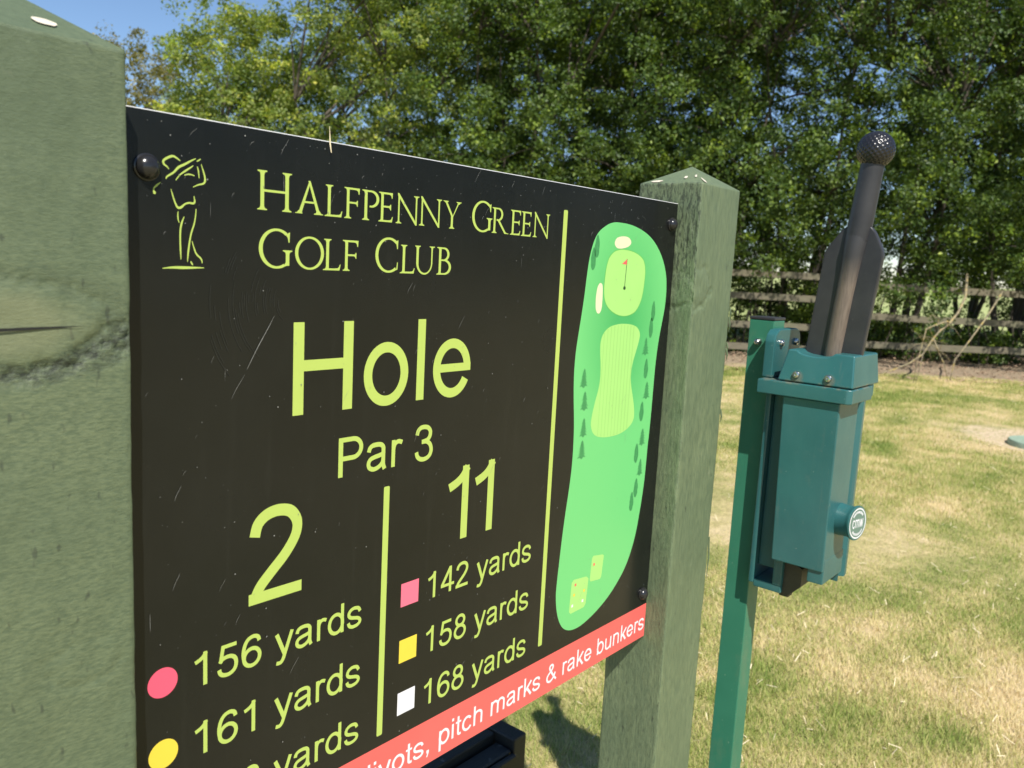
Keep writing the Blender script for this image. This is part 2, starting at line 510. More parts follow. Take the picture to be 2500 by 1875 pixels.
M['leaf_brown'] = mat_leaf('brownish leaf', [(0.15, 0.145, 0.065), (0.19, 0.175, 0.08), (0.23, 0.195, 0.09), (0.17, 0.185, 0.07)], 0.4)

def ground_color(t):
    """colour of dry mown lawn: straw with green patches, bare soil near the hedge and the cover"""
    p = t.pos()
    big = t.noise(0.85, 4, 0.6, p)
    mid = t.noise(3.2, 4, 0.6, p)
    f = t.math('ADD', t.math('MULTIPLY', t.math('SUBTRACT', big, 0.5), 0.72), t.math('ADD', t.math('MULTIPLY', t.math('SUBTRACT', mid, 0.5), 0.55), 0.470))
    return f

def hedge_coord(t):
    """distance in metres from the lawn towards the hedge line"""
    g = t.n('ShaderNodeNewGeometry')
    d = t.n('ShaderNodeVectorMath', operation='DOT_PRODUCT')
    t.l(g.outputs['Position'], d.inputs[0])
    d.inputs[1].default_value = (0.769, 0.639, 0)
    return d.outputs['Value']

def mat_ground():
    t = NT('dry lawn soil')
    p = t.pos()
    f = ground_color(t)
    lawn = t.ramp(f, [(0.36, (0.30, 0.30, 0.11)), (0.48, (0.50, 0.42, 0.20)), (0.60, (0.66, 0.53, 0.32))])
    fine = t.ramp(t.noise(55, 5, 0.75, p), [(0.3, (0.55, 0.55, 0.55)), (0.7, (1.2, 1.2, 1.2))])
    lawn = t.mix(1.0, lawn, fine, 'MULTIPLY')
    litter = t.ramp(t.noise(20, 6, 0.75, p), [(0.3, (0.13, 0.10, 0.07)), (0.55, (0.32, 0.25, 0.17)), (0.75, (0.52, 0.42, 0.29))])
    hd = hedge_coord(t)
    w = t.math('ADD', hd, t.math('MULTIPLY', t.math('SUBTRACT', t.noise(1.6, 4, 0.6, p), 0.5), 1.6))
    mr = t.n('ShaderNodeMapRange'); mr.inputs['From Min'].default_value = 9.4; mr.inputs['From Max'].default_value = 10.1
    t.l(w, mr.inputs['Value'])
    mr2 = t.n('ShaderNodeMapRange'); mr2.inputs['From Min'].default_value = 14.0; mr2.inputs['From Max'].default_value = 15.5
    t.l(w, mr2.inputs['Value'])
    c_ = t.mix(mr.outputs[0], lawn, litter)
    field = t.ramp(t.noise(0.12, 4, 0.6, p), [(0.3, (0.30, 0.36, 0.13)), (0.7, (0.42, 0.44, 0.19))])
    c_ = t.mix(mr2.outputs[0], c_, field)
    # bare soil round the valve cover
    g = t.n('ShaderNodeNewGeometry')
    dd = t.n('ShaderNodeVectorMath', operation='DISTANCE'); t.l(g.outputs['Position'], dd.inputs[0]); dd.inputs[1].default_value = (6.50, 0.40, 0)
    dn = t.math('ADD', dd.outputs['Value'], t.math('MULTIPLY', t.math('SUBTRACT', t.noise(2.2, 4, 0.6, p), 0.5), 1.3))
    mr3 = t.n('ShaderNodeMapRange'); mr3.inputs['From Min'].default_value = 0.45; mr3.inputs['From Max'].default_value = 0.85
    t.l(dn, mr3.inputs['Value'])
    soil = t.ramp(t.noise(26, 6, 0.7, p), [(0.3, (0.36, 0.27, 0.17)), (0.5, (0.58, 0.46, 0.31)), (0.7, (0.68, 0.56, 0.40))])
    c_ = t.mix(mr3.outputs[0], soil, c_)
    return t.set(c_, 0.95, t.bump(t.noise(45, 6, 0.75, p), 0.6, 0.012), spec=0.1)
M['ground'] = mat_ground()

def mat_grass():
    t = NT('mown grass blade')
    g = t.n('ShaderNodeNewGeometry')
    f = ground_color(t)
    v = t.math('ADD', f, t.math('MULTIPLY', t.math('SUBTRACT', g.outputs['Random Per Island'], 0.5), 0.24))
    c_ = t.ramp(v, [(0.31, (0.17, 0.26, 0.045)), (0.43, (0.36, 0.42, 0.105)), (0.51, (0.56, 0.52, 0.20)), (0.60, (0.76, 0.63, 0.34)), (0.72, (0.86, 0.73, 0.47))])
    t.set(c_, 0.6, spec=0.25)
    tr = t.n('ShaderNodeBsdfTranslucent'); t.l(c_, tr.inputs['Color'])
    mx = t.n('ShaderNodeMixShader'); mx.inputs[0].default_value = 0.35
    t.l(t.b.outputs[0], mx.inputs[1]); t.l(tr.outputs[0], mx.inputs[2])
    t.l(mx.outputs[0], t.t.nodes['Material Output'].inputs['Surface'])
    return t.m
M['grass'] = mat_grass()
M['straw'] = plain('dry straw', (0.66, 0.56, 0.36), 0.7, 0.2, 90)
M['cover'] = plain('faded green cover plastic', (0.30, 0.40, 0.30), 0.55, 0.12, 30, 0.1)
M['litter'] = plain('fallen leaf litter', (0.34, 0.23, 0.15), 0.85, 0.45, 25)

# ------------------------------------------------------------------ place geometry: hedge line
FW = Vector((0.769, 0.639, 0.0))
RT = Vector((0.639, -0.769, 0.0))
ORI = Vector((CAM.x, CAM.y, 0.0))
def lay(d, s, z=0.0):
    """point on the course: d metres from the tee towards the hedge, s metres along it"""
    return ORI + FW * d + RT * s + Vector((0, 0, z))

# ------------------------------------------------------------------ ground
def build_ground():
    bm = bmesh.new()
    rs = [0, 0.5, 1, 1.5, 2, 2.6, 3.3, 4, 5, 6, 7, 8, 9, 10, 11, 12, 13, 14, 16, 19, 23, 30, 45, 70, 120, 250, 600, 1500]
    n = 72
    c0 = bm.verts.new((0, 0, 0))
    prev = None
    for r in rs[1:]:
        ring = []
        for k in range(n):
            x, y = ORI.x + r * cos(2 * pi * k / n), ORI.y + r * sin(2 * pi * k / n)
            z = 0.018 * noise.noise((x * 0.7, y * 0.7, 0.3)) if 1.0 < r < 40 else 0.0
            ring.append(bm.verts.new((x, y, z)))
        for k in range(n):
            if prev is None: bm.faces.new((c0, ring[k], ring[(k + 1) % n]))
            else: bm.faces.new((prev[k], ring[k], ring[(k + 1) % n], prev[(k + 1) % n]))
        prev = ring
    o = bm_obj('ground', bm, M['ground'], smooth=True)
    tag(o, 'dry straw coloured mown lawn running to the hedge and a field beyond', 'ground', kind='structure')
build_ground()

def gz(x, y):
    return 0.018 * noise.noise((x * 0.7, y * 0.7, 0.3))

def soil_mask(x, y):
    d = np.hypot(x - 6.50, y - 0.40)
    return d

def build_grass():
    # blades in the wedge of lawn in front of the tee, denser close to it
    N = 840000
    d = 1.2 + (10.8 - 1.2) * nr.random(N) ** 1.25
    s = (nr.random(N) * 1.55 - 0.40) * (d * 0.62 + 0.55)
    x = ORI.x + FW.x * d + RT.x * s
    y = ORI.y + FW.y * d + RT.y * s
    # patchy cover: thin out on bare soil and near the litter
    r_ = soil_mask(x, y) + 0.35 * np.sin(x * 3.1 + 1) * np.sin(y * 2.7)
    hd = x * 0.769 + y * 0.639 + 0.45 * np.sin(s * 1.9) + 0.3 * np.sin(s * 4.7 + 1)
    keep = ((r_ > 0.62) | (nr.random(N) < 0.22)) & ((hd < 9.6) | (nr.random(N) < 0.12))
    x, y, d = x[keep], y[keep], d[keep]
    N = len(x)
    patch = np.sin(x * 1.7 + 0.6 * np.sin(y * 2.3)) * np.sin(y * 1.9 + 0.7 * np.sin(x * 1.3)) 
    h = (0.012 + 0.018 * nr.random(N) ** 1.5) * (1.0 + 0.35 * patch) * (0.9 + 0.04 * d)
    w = (0.0007 + 0.0008 * nr.random(N)) * (0.70 + 0.14 * d)
    a = nr.random(N) * 2 * pi
    lean = 0.35 + 0.95 * nr.random(N)
    dx, dy = np.cos(a), np.sin(a)
    a2 = a + pi / 2 + (nr.random(N) - 0.5)
    wx, wy = np.cos(a2) * w, np.sin(a2) * w
    z = np.zeros(N)
    V = np.zeros((N, 3, 3))
    zb = z - 0.004
    V[:, 0] = np.stack([x - wx, y - wy, zb], 1)
    V[:, 1] = np.stack([x + wx, y + wy, zb], 1)
    V[:, 2] = np.stack([x + dx * h * lean, y + dy * h * lean, z + h * (1.05 - 0.25 * lean)], 1)
    F = np.arange(N * 3).reshape(N, 3)
    o = fast_mesh('grass', V.reshape(-1, 3), F, M['grass'])
    tag(o, 'short dry mown grass with green and straw patches', 'grass', kind='stuff')
build_grass()

def build_straw():
    # loose cut straws lying on the lawn
    N = 2600
    d = 1.3 + 8.2 * nr.random(N) ** 1.3
    s = (nr.random(N) * 1.6 - 0.55) * (d * 0.62 + 0.5)
    x = ORI.x + FW.x * d + RT.x * s; y = ORI.y + FW.y * d + RT.y * s
    a = nr.random(N) * 2 * pi
    ln = 0.005 + 0.016 * nr.random(N) ** 2; w = 0.0006 + 0.0006 * nr.random(N) + 0.00008 * d
    z = 0.014 + 0.016 * nr.random(N); tl = (nr.random(N) - 0.5) * 0.02
    dx, dy = np.cos(a) * ln, np.sin(a) * ln
    wx, wy = -np.sin(a) * w, np.cos(a) * w
    V = np.zeros((N, 4, 3))
    V[:, 0] = np.stack([x - dx - wx, y - dy - wy, z - tl], 1); V[:, 1] = np.stack([x + dx - wx, y + dy - wy, z + tl], 1)
    V[:, 2] = np.stack([x + dx + wx, y + dy + wy, z + tl + 0.001], 1); V[:, 3] = np.stack([x - dx + wx, y - dy + wy, z - tl + 0.001], 1)
    F = np.arange(N * 4).reshape(N, 4)
    o = fast_mesh('straw_clippings', V.reshape(-1, 3), F, M['straw'])
    tag(o, 'loose pale straw clippings scattered on the lawn', 'straw', kind='stuff')
build_straw()

def build_litter():
    N = 9000
    d = 10.2 + 4.6 * nr.random(N); s = -6 + 16 * nr.random(N)
    x = ORI.x + FW.x * d + RT.x * s; y = ORI.y + FW.y * d + RT.y * s
    a = nr.random(N) * 2 * pi; r = 0.012 + 0.022 * nr.random(N); z = 0.012 + 0.02 * nr.random(N)
    V = np.zeros((N, 4, 3))
    for i in range(4):
        aa = a + i * pi / 2; rr = r * (1.0 if i % 2 == 0 else 0.6)
        V[:, i] = np.stack([x + np.cos(aa) * rr, y + np.sin(aa) * rr, z + (nr.random(N) - 0.5) * 0.02], 1)
    o = fast_mesh('leaf_litter', V.reshape(-1, 3), np.arange(N * 4).reshape(N, 4), M['litter'])
    tag(o, 'brown fallen leaves on the shaded soil under the hedge', 'leaf litter', kind='stuff')
build_litter()

# ------------------------------------------------------------------ tee sign
S0 = Vector((0, 0, ZG))
sign = empty('tee_sign', (0, 0, 0))
tag(sign, 'black golf hole sign with lime lettering between two sage green timber posts', 'sign')

def build_post(name, x0, x1, y0, y1, mat, knots, seed, pk, rough_l=False):
    zt = ZG + 0.0245
    ns = 60
    us = [i / ns for i in range(ns)]
    rows = [-0.3, 0.0, 0.15, 0.3, 0.45, 0.6] + [0.6 + (zt - 0.6) * k / 330 for k in range(1, 331)]
    per = []
    for i in us: per.append((x0 + (x1 - x0) * i, y0, 0, -1))
    for i in us: per.append((x1, y0 + (y1 - y0) * i, 1, 0))
    for i in us: per.append((x1 - (x1 - x0) * i, y1, 0, 1))
    for i in us: per.append((x0, y1 - (y1 - y0) * i, -1, 0))
    n = len(per)
    V = []; F = []
    for z in rows:
        for j, (x, y, nx, ny) in enumerate(per):
            k = j % ns
            if k == 0:      # rounded arris
                pv = per[j - 1]
                nx, ny = (nx + pv[2]) * 0.5, (ny + pv[3]) * 0.5
            d = 0.0005 * noise.noise((x * 70 + seed, y * 70, z * 30)) + 0.0006 * noise.noise((x * 25, y * 25 + seed, z * 9))
            d += 0.00012 * noise.noise((x * 30 + seed, y * 30, z * 200)) * (1.0 if seed < 5 else 0.0)
            if k == 0: d -= 0.0012 + 0.0016 * abs(noise.noise((x * 10 + seed, y * 9, z * 24)))
            if k in (1, ns - 1): d -= 0.0003 + 0.0006 * abs(noise.noise((seed, j, z * 60)))
            if nx == -1 and rough_l:          # torn grain of the inner face
                f_ = noise.noise((y * 240, z * 70, seed)) + 0.6 * noise.noise((y * 500, z * 160, seed + 4))
                zr = max(0.0, 1 - abs(z - ZG + 0.035) / 0.075)
                d -= 0.0012 * max(0.0, f_) * (0.25 + zr)
            for (face, cu, cz, ru, rz, dep) in knots:
                if (face == 'f' and ny == -1) or (face == 'l' and nx == -1):
                    u = x if face == 'f' else y
                    q = math.hypot((u - cu) / ru, (z - ZG - cz) / rz)
                    q += 0.25 * noise.noise((u * 60 + seed, z * 70, 3))
                    below = 1.0 if z - ZG < cz else 0.45
                    rg = math.exp(-((q - 1.12) / 0.17) ** 2) * below
                    d += dep * (math.exp(-((q - 0.5) / 0.4) ** 2) * 0.35 - rg * (0.75 + 1.1 * noise.noise((u * 210, z * 330, seed)) + 0.7 * noise.noise((u * 500, z * 600, seed))))
            V.append((x + nx * d, y + ny * d, z))
    R_ = len(rows)
    for r in range(R_ - 1):
        for j in range(n):
            a, b = r * n + j, r * n + (j + 1) % n
            F.append((a, b, b + n, a + n))
    cx, cy = (x0 + x1) / 2, (y0 + y1) / 2
    base = (R_ - 1) * n
    last = base
    for t in (0.02, 0.25, 0.5, 0.75, 0.96):
        st = len(V)
        for j, (x, y, nx, ny) in enumerate(per):
            px, py = x + (cx - x) * t, y + (cy - y) * t
            V.append((px, py, zt + pk * t + 0.0006 * noise.noise((px * 60 + seed, py * 60, 0))))
        for j in range(n):
            F.append((last + j, last + (j + 1) % n, st + (j + 1) % n, st + j))
        last = st
    V.append((cx, cy, zt + pk))
    for j in range(n): F.append((last + j, last + (j + 1) % n, len(V) - 1))
    return mesh_obj(name, V, F, mat, sign, smooth=True)

PL = build_post('post', -0.785, -0.6895, -0.030, 0.058, M['post_h'], [('f', -0.768, -0.1285, 0.062, 0.0235, 0.0018), ('f', -0.72, -0.33, 0.02, 0.012, 0.0006)], 3.1, 0.028)
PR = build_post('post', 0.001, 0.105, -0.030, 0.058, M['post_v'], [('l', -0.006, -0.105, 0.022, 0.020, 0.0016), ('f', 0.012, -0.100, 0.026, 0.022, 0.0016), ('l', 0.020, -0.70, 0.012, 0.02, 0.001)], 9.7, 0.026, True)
PL['label'] = 'sage green timber post with a cracked knot and sawn face'
PR['label'] = 'sage green timber post with chipped pyramid top behind the hole map'

def lens(name, pts_top, pts_bot, y, mat, parent, th=0.0003):
    V = [(x, y, ZG + z) for x, z in pts_top] + [(x, y, ZG + z) for x, z in reversed(pts_bot)]
    return mesh_obj(name, V, [tuple(range(len(V)))], mat, parent)

# crack across the knot of the near post
lens('crack', [(-0.785, -0.1305), (-0.765, -0.1298), (-0.745, -0.1294), (-0.728, -0.1293), (-0.7165, -0.1294)],
     [(-0.785, -0.1326), (-0.765, -0.1317), (-0.745, -0.1309), (-0.728, -0.1301), (-0.7165, -0.1295)], -0.0313, M['crack'], PL)

def chip(name, cx, cy, r1, r2, parent, x0, x1, y0, y1, pk, ang=0.0, seed=0):
    """flake of bare wood lying on a pyramid cap facet"""
    zt = ZG + 0.0245
    mx_, my_ = (x0 + x1) / 2, (y0 + y1) / 2
    def zz(x, y):
        t = min((x - x0) / (mx_ - x0), (x1 - x) / (x1 - mx_), (y - y0) / (my_ - y0), (y1 - y) / (y1 - my_))
        return zt + pk * max(t, 0) + 0.0011
    pts = []
    for k in range(14):
        a = 2 * pi * k / 14
        q = 1 + 0.35 * noise.noise((k * 1.3 + seed, seed, 0))
        u, v = cos(a) * r1 * q, sin(a) * r2 * q
        x, y = cx + u * cos(ang) - v * sin(ang), cy + u * sin(ang) + v * cos(ang)
        pts.append((x, y, zz(x, y)))
    mesh_obj(name, pts + [(cx, cy, zz(cx, cy) + 0.0004)], [(k, (k + 1) % 14, 14) for k in range(14)], M['bare_wood'], parent)
LP_ = (-0.785, -0.6895, -0.030, 0.058, 0.028)
RP_ = (0.001, 0.105, -0.030, 0.058, 0.026)
chip('bare_chip', -0.7285, -0.019, 0.0062, 0.0034, PL, *LP_, ang=-0.1, seed=1)
chip('bare_chip', 0.006, 0.036, 0.0028, 0.0080, PR, *RP_, ang=0.1, seed=2)
chip('bare_chip', 0.017, 0.002, 0.0040, 0.0022, PR, *RP_, ang=0.5, seed=3)
chip('bare_chip', 0.014, -0.0245, 0.0075, 0.0024, PR, *RP_, ang=0.9, seed=4)
chip('bare_chip', 0.020, -0.010, 0.0045, 0.0014, PR, *RP_, ang=0.5, seed=5)

# splinters standing off the right post's arris
def splinter(z, ln, off, seed):
    bm = bmesh.new()
    x = 0.105
    add_tube(bm, [(x - 0.001, -0.0295, ZG + z), (x + off * 0.5, -0.031, ZG + z - ln * 0.5), (x + off, -0.030, ZG + z - ln)], [0.0016, 0.0013, 0.0003], 5)
    bm_obj('splinter', bm, M['post_v'], PR)
for z, ln, off in ((-0.125, 0.016, 0.0015), (-0.138, 0.020, 0.0022), (-0.172, 0.014, 0.0022), (-0.180, 0.016, 0.0030), (-0.262, 0.018, 0.002), (-0.44, 0.06, 0.0016)):
    splinter(z, ln, off, 1)

# ---- panel
PX0, PX1, PZ0, PZ1, PT = -0.688, -0.0002, -0.56, 0.0, 0.003
def build_panel():
    bm = bmesh.new()
    ch = 0.0007
    def ring(y, i): return [bm.verts.new((x, y, ZG + z)) for x, z in ((PX0 + i, PZ0 + i), (PX1 - i, PZ0 + i), (PX1 - i, PZ1 - i), (PX0 + i, PZ1 - i))]
    a, b, c_ = ring(0.0, ch), ring(ch * 0.9, 0), ring(PT, 0)
    f = bm.faces.new(a); f.material_index = 0
    for r0, r1 in ((a, b), (b, c_)):
        for k in range(4):
            g = bm.faces.new((r0[k], r1[k], r1[(k + 1) % 4], r0[(k + 1) % 4])); g.material_index = 1
    g = bm.faces.new(c_[::-1]); g.material_index = 1
    bmesh.ops.recalc_face_normals(bm, faces=bm.faces[:])
    return bm_obj('panel', bm, [M['black'], M['edge']], sign)
panel = build_panel()

LAYER = [0]
class Print:
    """flat print on the panel: polygons stacked by microns so that none share a plane"""
    def __init__(self, y0=0.00010, step=0.000012):
        self.V = []; self.F = []; self.y = y0; self.step = step; self.k = 0
    def poly(self, pts):
        y = -(self.y + self.step * (self.k % 40)); self.k += 1
        st = len(self.V)
        self.V += [(x, y, ZG + z) for x, z in pts]
        self.F.append(tuple(range(st, st + len(pts))))
    def stroke(self, pts, ws, closed=False):
        n = len(pts)
        if not isinstance(ws, (list, tuple)): ws = [ws] * n
        L_, R_ = [], []
        for i in range(n):
            if closed:
                p0, p1 = pts[i - 1], pts[(i + 1) % n]
            else:
                p0, p1 = pts[max(i - 1, 0)], pts[min(i + 1, n - 1)]
            tx, tz = p1[0] - p0[0], p1[1] - p0[1]
            q = math.hypot(tx, tz) or 1
            nx, nz = -tz / q, tx / q
            h = ws[i] / 2
            L_.append((pts[i][0] + nx * h, pts[i][1] + nz * h)); R_.append((pts[i][0] - nx * h, pts[i][1] - nz * h))
        y = -(self.y + self.step * (self.k % 40)); self.k += 1
        st = len(self.V)
        self.V += [(x, y, ZG + z) for x, z in L_] + [(x, y, ZG + z) for x, z in R_]
        for i in range(n - (0 if closed else 1)):
            j = (i + 1) % n
            self.F.append((st + i, st + n + i, st + n + j, st + j))
    def build(self, name, mat, parent=panel):
        o = mesh_obj(name, self.V, self.F, mat, parent)
        bm = bmesh.new(); bm.from_mesh(o.data)
        for f in bm.faces:
            if f.normal.y > 0: f.normal_flip()
        bm.to_mesh(o.data); bm.free()
        return o

def crom(pts, n=7, closed=False):
    """smooth curve through points (any extra value after x, z is interpolated too)"""
    P = [tuple(p) for p in pts]
    m_ = len(P); out = []
    rngi = range(m_) if closed else range(m_ - 1)
    for i in rngi:
        if closed:
            a, b, c_, d = P[i - 1], P[i], P[(i + 1) % m_], P[(i + 2) % m_]
        else:
            a, b, c_, d = P[max(i - 1, 0)], P[i], P[i + 1], P[min(i + 2, m_ - 1)]
        for k in range(n):
            t = k / n
            out.append(tuple(0.5 * (2 * b[q] + (c_[q] - a[q]) * t + (2 * a[q] - 5 * b[q] + 4 * c_[q] - d[q]) * t * t + (3 * b[q] - a[q] - 3 * c_[q] + d[q]) * t ** 3) for q in range(len(b))))
    if not closed: out.append(P[-1])
    return out

def arc(cx, cy, rx, ry, a0, a1, n=28):
    return [(cx + rx * cos(radians(a0 + (a1 - a0) * k / n)), cy + ry * sin(radians(a0 + (a1 - a0) * k / n))) for k in range(n + 1)]

# ---- sans alphabet, em = 1000: advance, [(points, width, closed)]
def sans_table():
    T = {}
    S = lambda *p: crom(p)
    ell = lambda cx, cy, rx, ry: (arc(cx, cy, rx, ry, 0, 360, 40)[:-1], 88, True)
    T['H'] = (722, [([(127, 0), (127, 716)], 96), ([(594, 0), (594, 716)], 96), ([(127, 381), (594, 381)], 86)])
    T['o'] = (556, [ell(277, 259, 199, 229)])
    T['l'] = (222, [([(108, 0), (108, 716)], 90)])
    T['e'] = (556, [([(80, 264), (517, 264)], 74), (arc(277, 259, 196, 229, 1, 333, 40), 88)])
    T['P'] = (667, [([(124, 0), (124, 716)], 96), ([(124, 674)] + arc(390, 503, 182, 171, 90, -90) + [(124, 332)], 86)])
    T['a'] = (556, [(S((82, 365), (105, 435), (165, 478), (265, 489), (365, 475), (418, 425), (424, 350), (424, 200), (428, 90), (462, 0)), 88),
                    (S((424, 305), (340, 278), (210, 256), (120, 222), (80, 150), (105, 72), (185, 32), (270, 40), (350, 78), (405, 135), (424, 210)), 84)])
    T['r'] = (333, [([(109, 0), (109, 519)], 88), (S((109, 255), (116, 370), (146, 440), (200, 476), (255, 478), (322, 452)), 84)])
    T['1'] = (556, [([(328, 0), (328, 719)], 88), (S((352, 705), (290, 622), (215, 570), (109, 530)), 84)])
    T['2'] = (556, [(S((78, 510), (105, 600), (175, 657), (275, 677), (380, 655), (440, 592), (456, 520), (430, 435), (345, 325), (220, 212), (130, 125), (82, 40)), 90), ([(30, 42), (503, 42)], 86)])
    T['3'] = (556, [(S((85, 530), (110, 615), (180, 668), (265, 677), (360, 655), (420, 595), (432, 530), (410, 460), (350, 408), (250, 388)), 88),
                    (S((210, 384), (330, 382), (425, 320), (466, 210), (440, 110), (370, 52), (270, 31), (170, 52), (105, 112), (80, 195)), 88)])
    T['4'] = (556, [([(368, 0), (368, 716)], 88), ([(368, 700), (52, 212)], 92), ([(22, 209), (518, 209)], 80)])
    T['5'] = (556, [([(150, 663), (475, 663)], 84), ([(172, 700), (112, 330)], 84), (S((92, 340), (160, 405), (265, 428), (370, 408), (445, 340), (468, 230), (440, 120), (370, 55), (265, 31), (160, 55), (102, 112), (80, 195)), 88)])
    T['6'] = (556, [ell(282, 222, 188, 192), (S((458, 545), (430, 630), (365, 672), (285, 678), (190, 640), (120, 545), (84, 410), (80, 300), (95, 205)), 88)])
    T['8'] = (556, [ell(278, 536, 155, 141), ell(278, 207, 196, 176)])
    T['y'] = (500, [([(55, 519), (262, 10)], 94), (S((450, 519), (350, 245), (262, 0), (225, -95), (175, -158), (115, -168), (55, -155)), 88)])
    T['d'] = (556, [ell(268, 259, 190, 229), ([(448, 0), (448, 716)], 88)])
    T['s'] = (500, [(S((72, 160), (105, 78), (180, 36), (260, 30), (350, 48), (414, 100), (412, 165), (350, 215), (250, 245), (150, 275), (92, 325), (86, 392), (130, 455), (215, 489), (300, 485), (375, 455), (418, 372)), 86)])
    T['p'] = (556, [([(110, -199), (110, 519)], 88), ell(290, 259, 190, 229)])
    T['b'] = (556, [([(110, 0), (110, 716)], 88), ell(290, 259, 190, 229)])
    T['i'] = (222, [([(110, 0), (110, 519)], 88), ([(110, 616), (110, 716)], 88)])
    T['t'] = (278, [(S((132, 690), (132, 400), (132, 130), (146, 66), (190, 40), (264, 42)), 86), ([(18, 485), (260, 485)], 70)])
    T['c'] = (500, [(arc(272, 259, 194, 229, 38, 326, 36), 88)])
    hump = lambda x0, x1: (S((x0, 280), (x0 + 18, 400), (x0 + 75, 470), (x0 + 165, 487), (x1 - 85, 470), (x1 - 15, 410), (x1, 320), (x1, 150), (x1, 0)), 86)
    T['h'] = (556, [([(110, 0), (110, 716)], 88), hump(110, 446)])
    T['n'] = (556, [([(110, 0), (110, 519)], 88), hump(110, 446)])
    T['m'] = (833, [([(110, 0), (110, 519)], 88), hump(110, 417), hump(417, 724)])
    T['k'] = (500, [([(110, 0), (110, 716)], 88), ([(455, 530), (120, 190)], 92), ([(215, 310), (458, -5)], 98)])
    T['u'] = (556, [(S((108, 519), (108, 220), (118, 110), (175, 46), (260, 31), (345, 58), (415, 125), (446, 240)), 86), ([(446, 0), (446, 519)], 88)])
    T['v'] = (500, [([(52, 519), (252, 5)], 94), ([(450, 519), (250, 5)], 94)])
    T['w'] = (722, [([(55, 519), (200, 5)], 100), ([(200, 5), (361, 500)], 100), ([(361, 500), (522, 5)], 100), ([(522, 5), (667, 519)], 100)])
    T[','] = (278, [([(140, 104), (140, 0)], 104), ([(168, 20), (108, -130)], 52)])
    T['&'] = (667, [(S((632, 20), (500, 160), (350, 365), (250, 505), (222, 590), (250, 658), (322, 682), (394, 655), (418, 590), (390, 512)), 86), (S((392, 520), (300, 432), (180, 352), (102, 270), (88, 180), (122, 92), (200, 42), (290, 34), (400, 82)), 86), (S((395, 80), (500, 192), (556, 330)), 86)])
    T[' '] = (278, [])
    return T
SANS = sans_table()

def put_text(pr, txt, x, z, sx, sz, kern=0):
    """x, z: origin on the baseline in panel coordinates; sx, sz metres per em unit"""
    for ch in txt:
        adv, strokes = SANS[ch]
        for st in strokes:
            pts, w = st[0], st[1]
            # offset in glyph space first so that condensed text keeps its proportions
            q = Print(); q.stroke(pts, w, closed=(len(st) > 2 and st[2]))
            st0 = len(pr.V)
            y = -(pr.y + pr.step * (pr.k % 40)); pr.k += 1
            pr.V += [(x + vx * sx, y, ZG + z + (vz - ZG) * sz) for vx, _, vz in q.V]
            pr.F += [tuple(i + st0 for i in f) for f in q.F]
        x += (adv + kern) * sx
    return x

K = 1e-4
t_ = Print(); put_text(t_, 'Hole', -0.5629, -0.2037, 0.998 * K, 0.980 * K); t_.build('hole_lettering', M['lime'])
t_ = Print(); put_text(t_, 'Par 3', -0.5146, -0.2590, 0.4626 * K, 0.451 * K); t_.build('par_lettering', M['lime'])
t_ = Print(); put_text(t_, '2', -0.5941, -0.3432, 0.985 * K, 1.02 * K); t_.build('hole_number', M['lime'])
t_ = Print(); put_text(t_, '11', -0.3935, -0.3429, 0.998 * K, 0.988 * K, kern=-193); t_.build('hole_number', M['lime'])
for txt, z in (('156 yards', -0.3915), ('161 yards', -0.4443), ('168 yards', -0.4970)):
    t_ = Print(); put_text(t_, txt, -0.6375, z, 0.354 * K, 0.350 * K); t_.build('yardage_lettering', M['lime'])
for txt, z in (('142 yards', -0.3917), ('158 yards', -0.4446), ('168 yards', -0.4972)):
    t_ = Print(); put_text(t_, txt, -0.4088, z, 0.354 * K, 0.350 * K); t_.build('yardage_lettering', M['lime'])

# separators, tee colour marks
def rr(x0, x1, z0, z1, r, n=5):
    out = []
    for cx, cz, a in ((x1 - r, z1 - r, 0), (x0 + r, z1 - r, 90), (x0 + r, z0 + r, 180), (x1 - r, z0 + r, 270)):
        out += [(cx + r * cos(radians(a + 90 * k / n)), cz + r * sin(radians(a + 90 * k / n))) for k in range(n + 1)]
    return out
for x, z0, z1, h in ((-0.4590, -0.5035, -0.2750, 0.0032), (-0.2287, -0.4968, -0.0262, 0.0034)):
    t_ = Print(); t_.poly(rr(x - h, x + h, z0, z1, 0.0014)); t_.build('divider_line', M['lime'])
for z, mt in ((-0.3680, 'pink_sq'), (-0.4213, 'yellow'), (-0.4718, 'white_print')):
    t_ = Print(); t_.poly([(-0.4385, z), (-0.4385, z - 0.0217), (-0.4172, z - 0.0217), (-0.4172, z)]); t_.build('tee_square', M[mt])
for z, mt in ((-0.3785, 'pink'), (-0.4315, 'yellow'), (-0.4845, 'white_print')):
    t_ = Print(); t_.poly(arc(-0.6573, z, 0.0107, 0.0107, 0, 360, 40)[:-1]); t_.build('tee_disc', M[mt])

# coral strip along the bottom with its white words
t_ = Print(y0=0.00006); t_.poly([(PX0 + 0.001, -0.5592), (PX1 - 0.0008, -0.5592), (PX1 - 0.0008, -0.5138), (PX0 + 0.001, -0.5138)]); t_.build('red_strip', M['red_strip'])
t_ = Print(); x_ = -0.3822 - 66 * 0.315 * K
put_text(t_, 'pitch marks & rake bunkers', x_, -0.5480, 0.3148 * K, 0.297 * K)
adv = sum(SANS[c_][0] for c_ in 'divots, ') * 0.3148 * K
put_text(t_, 'divots,', x_ - adv, -0.5480, 0.3148 * K, 0.297 * K)
t_.build('strip_lettering', M['white_print'])

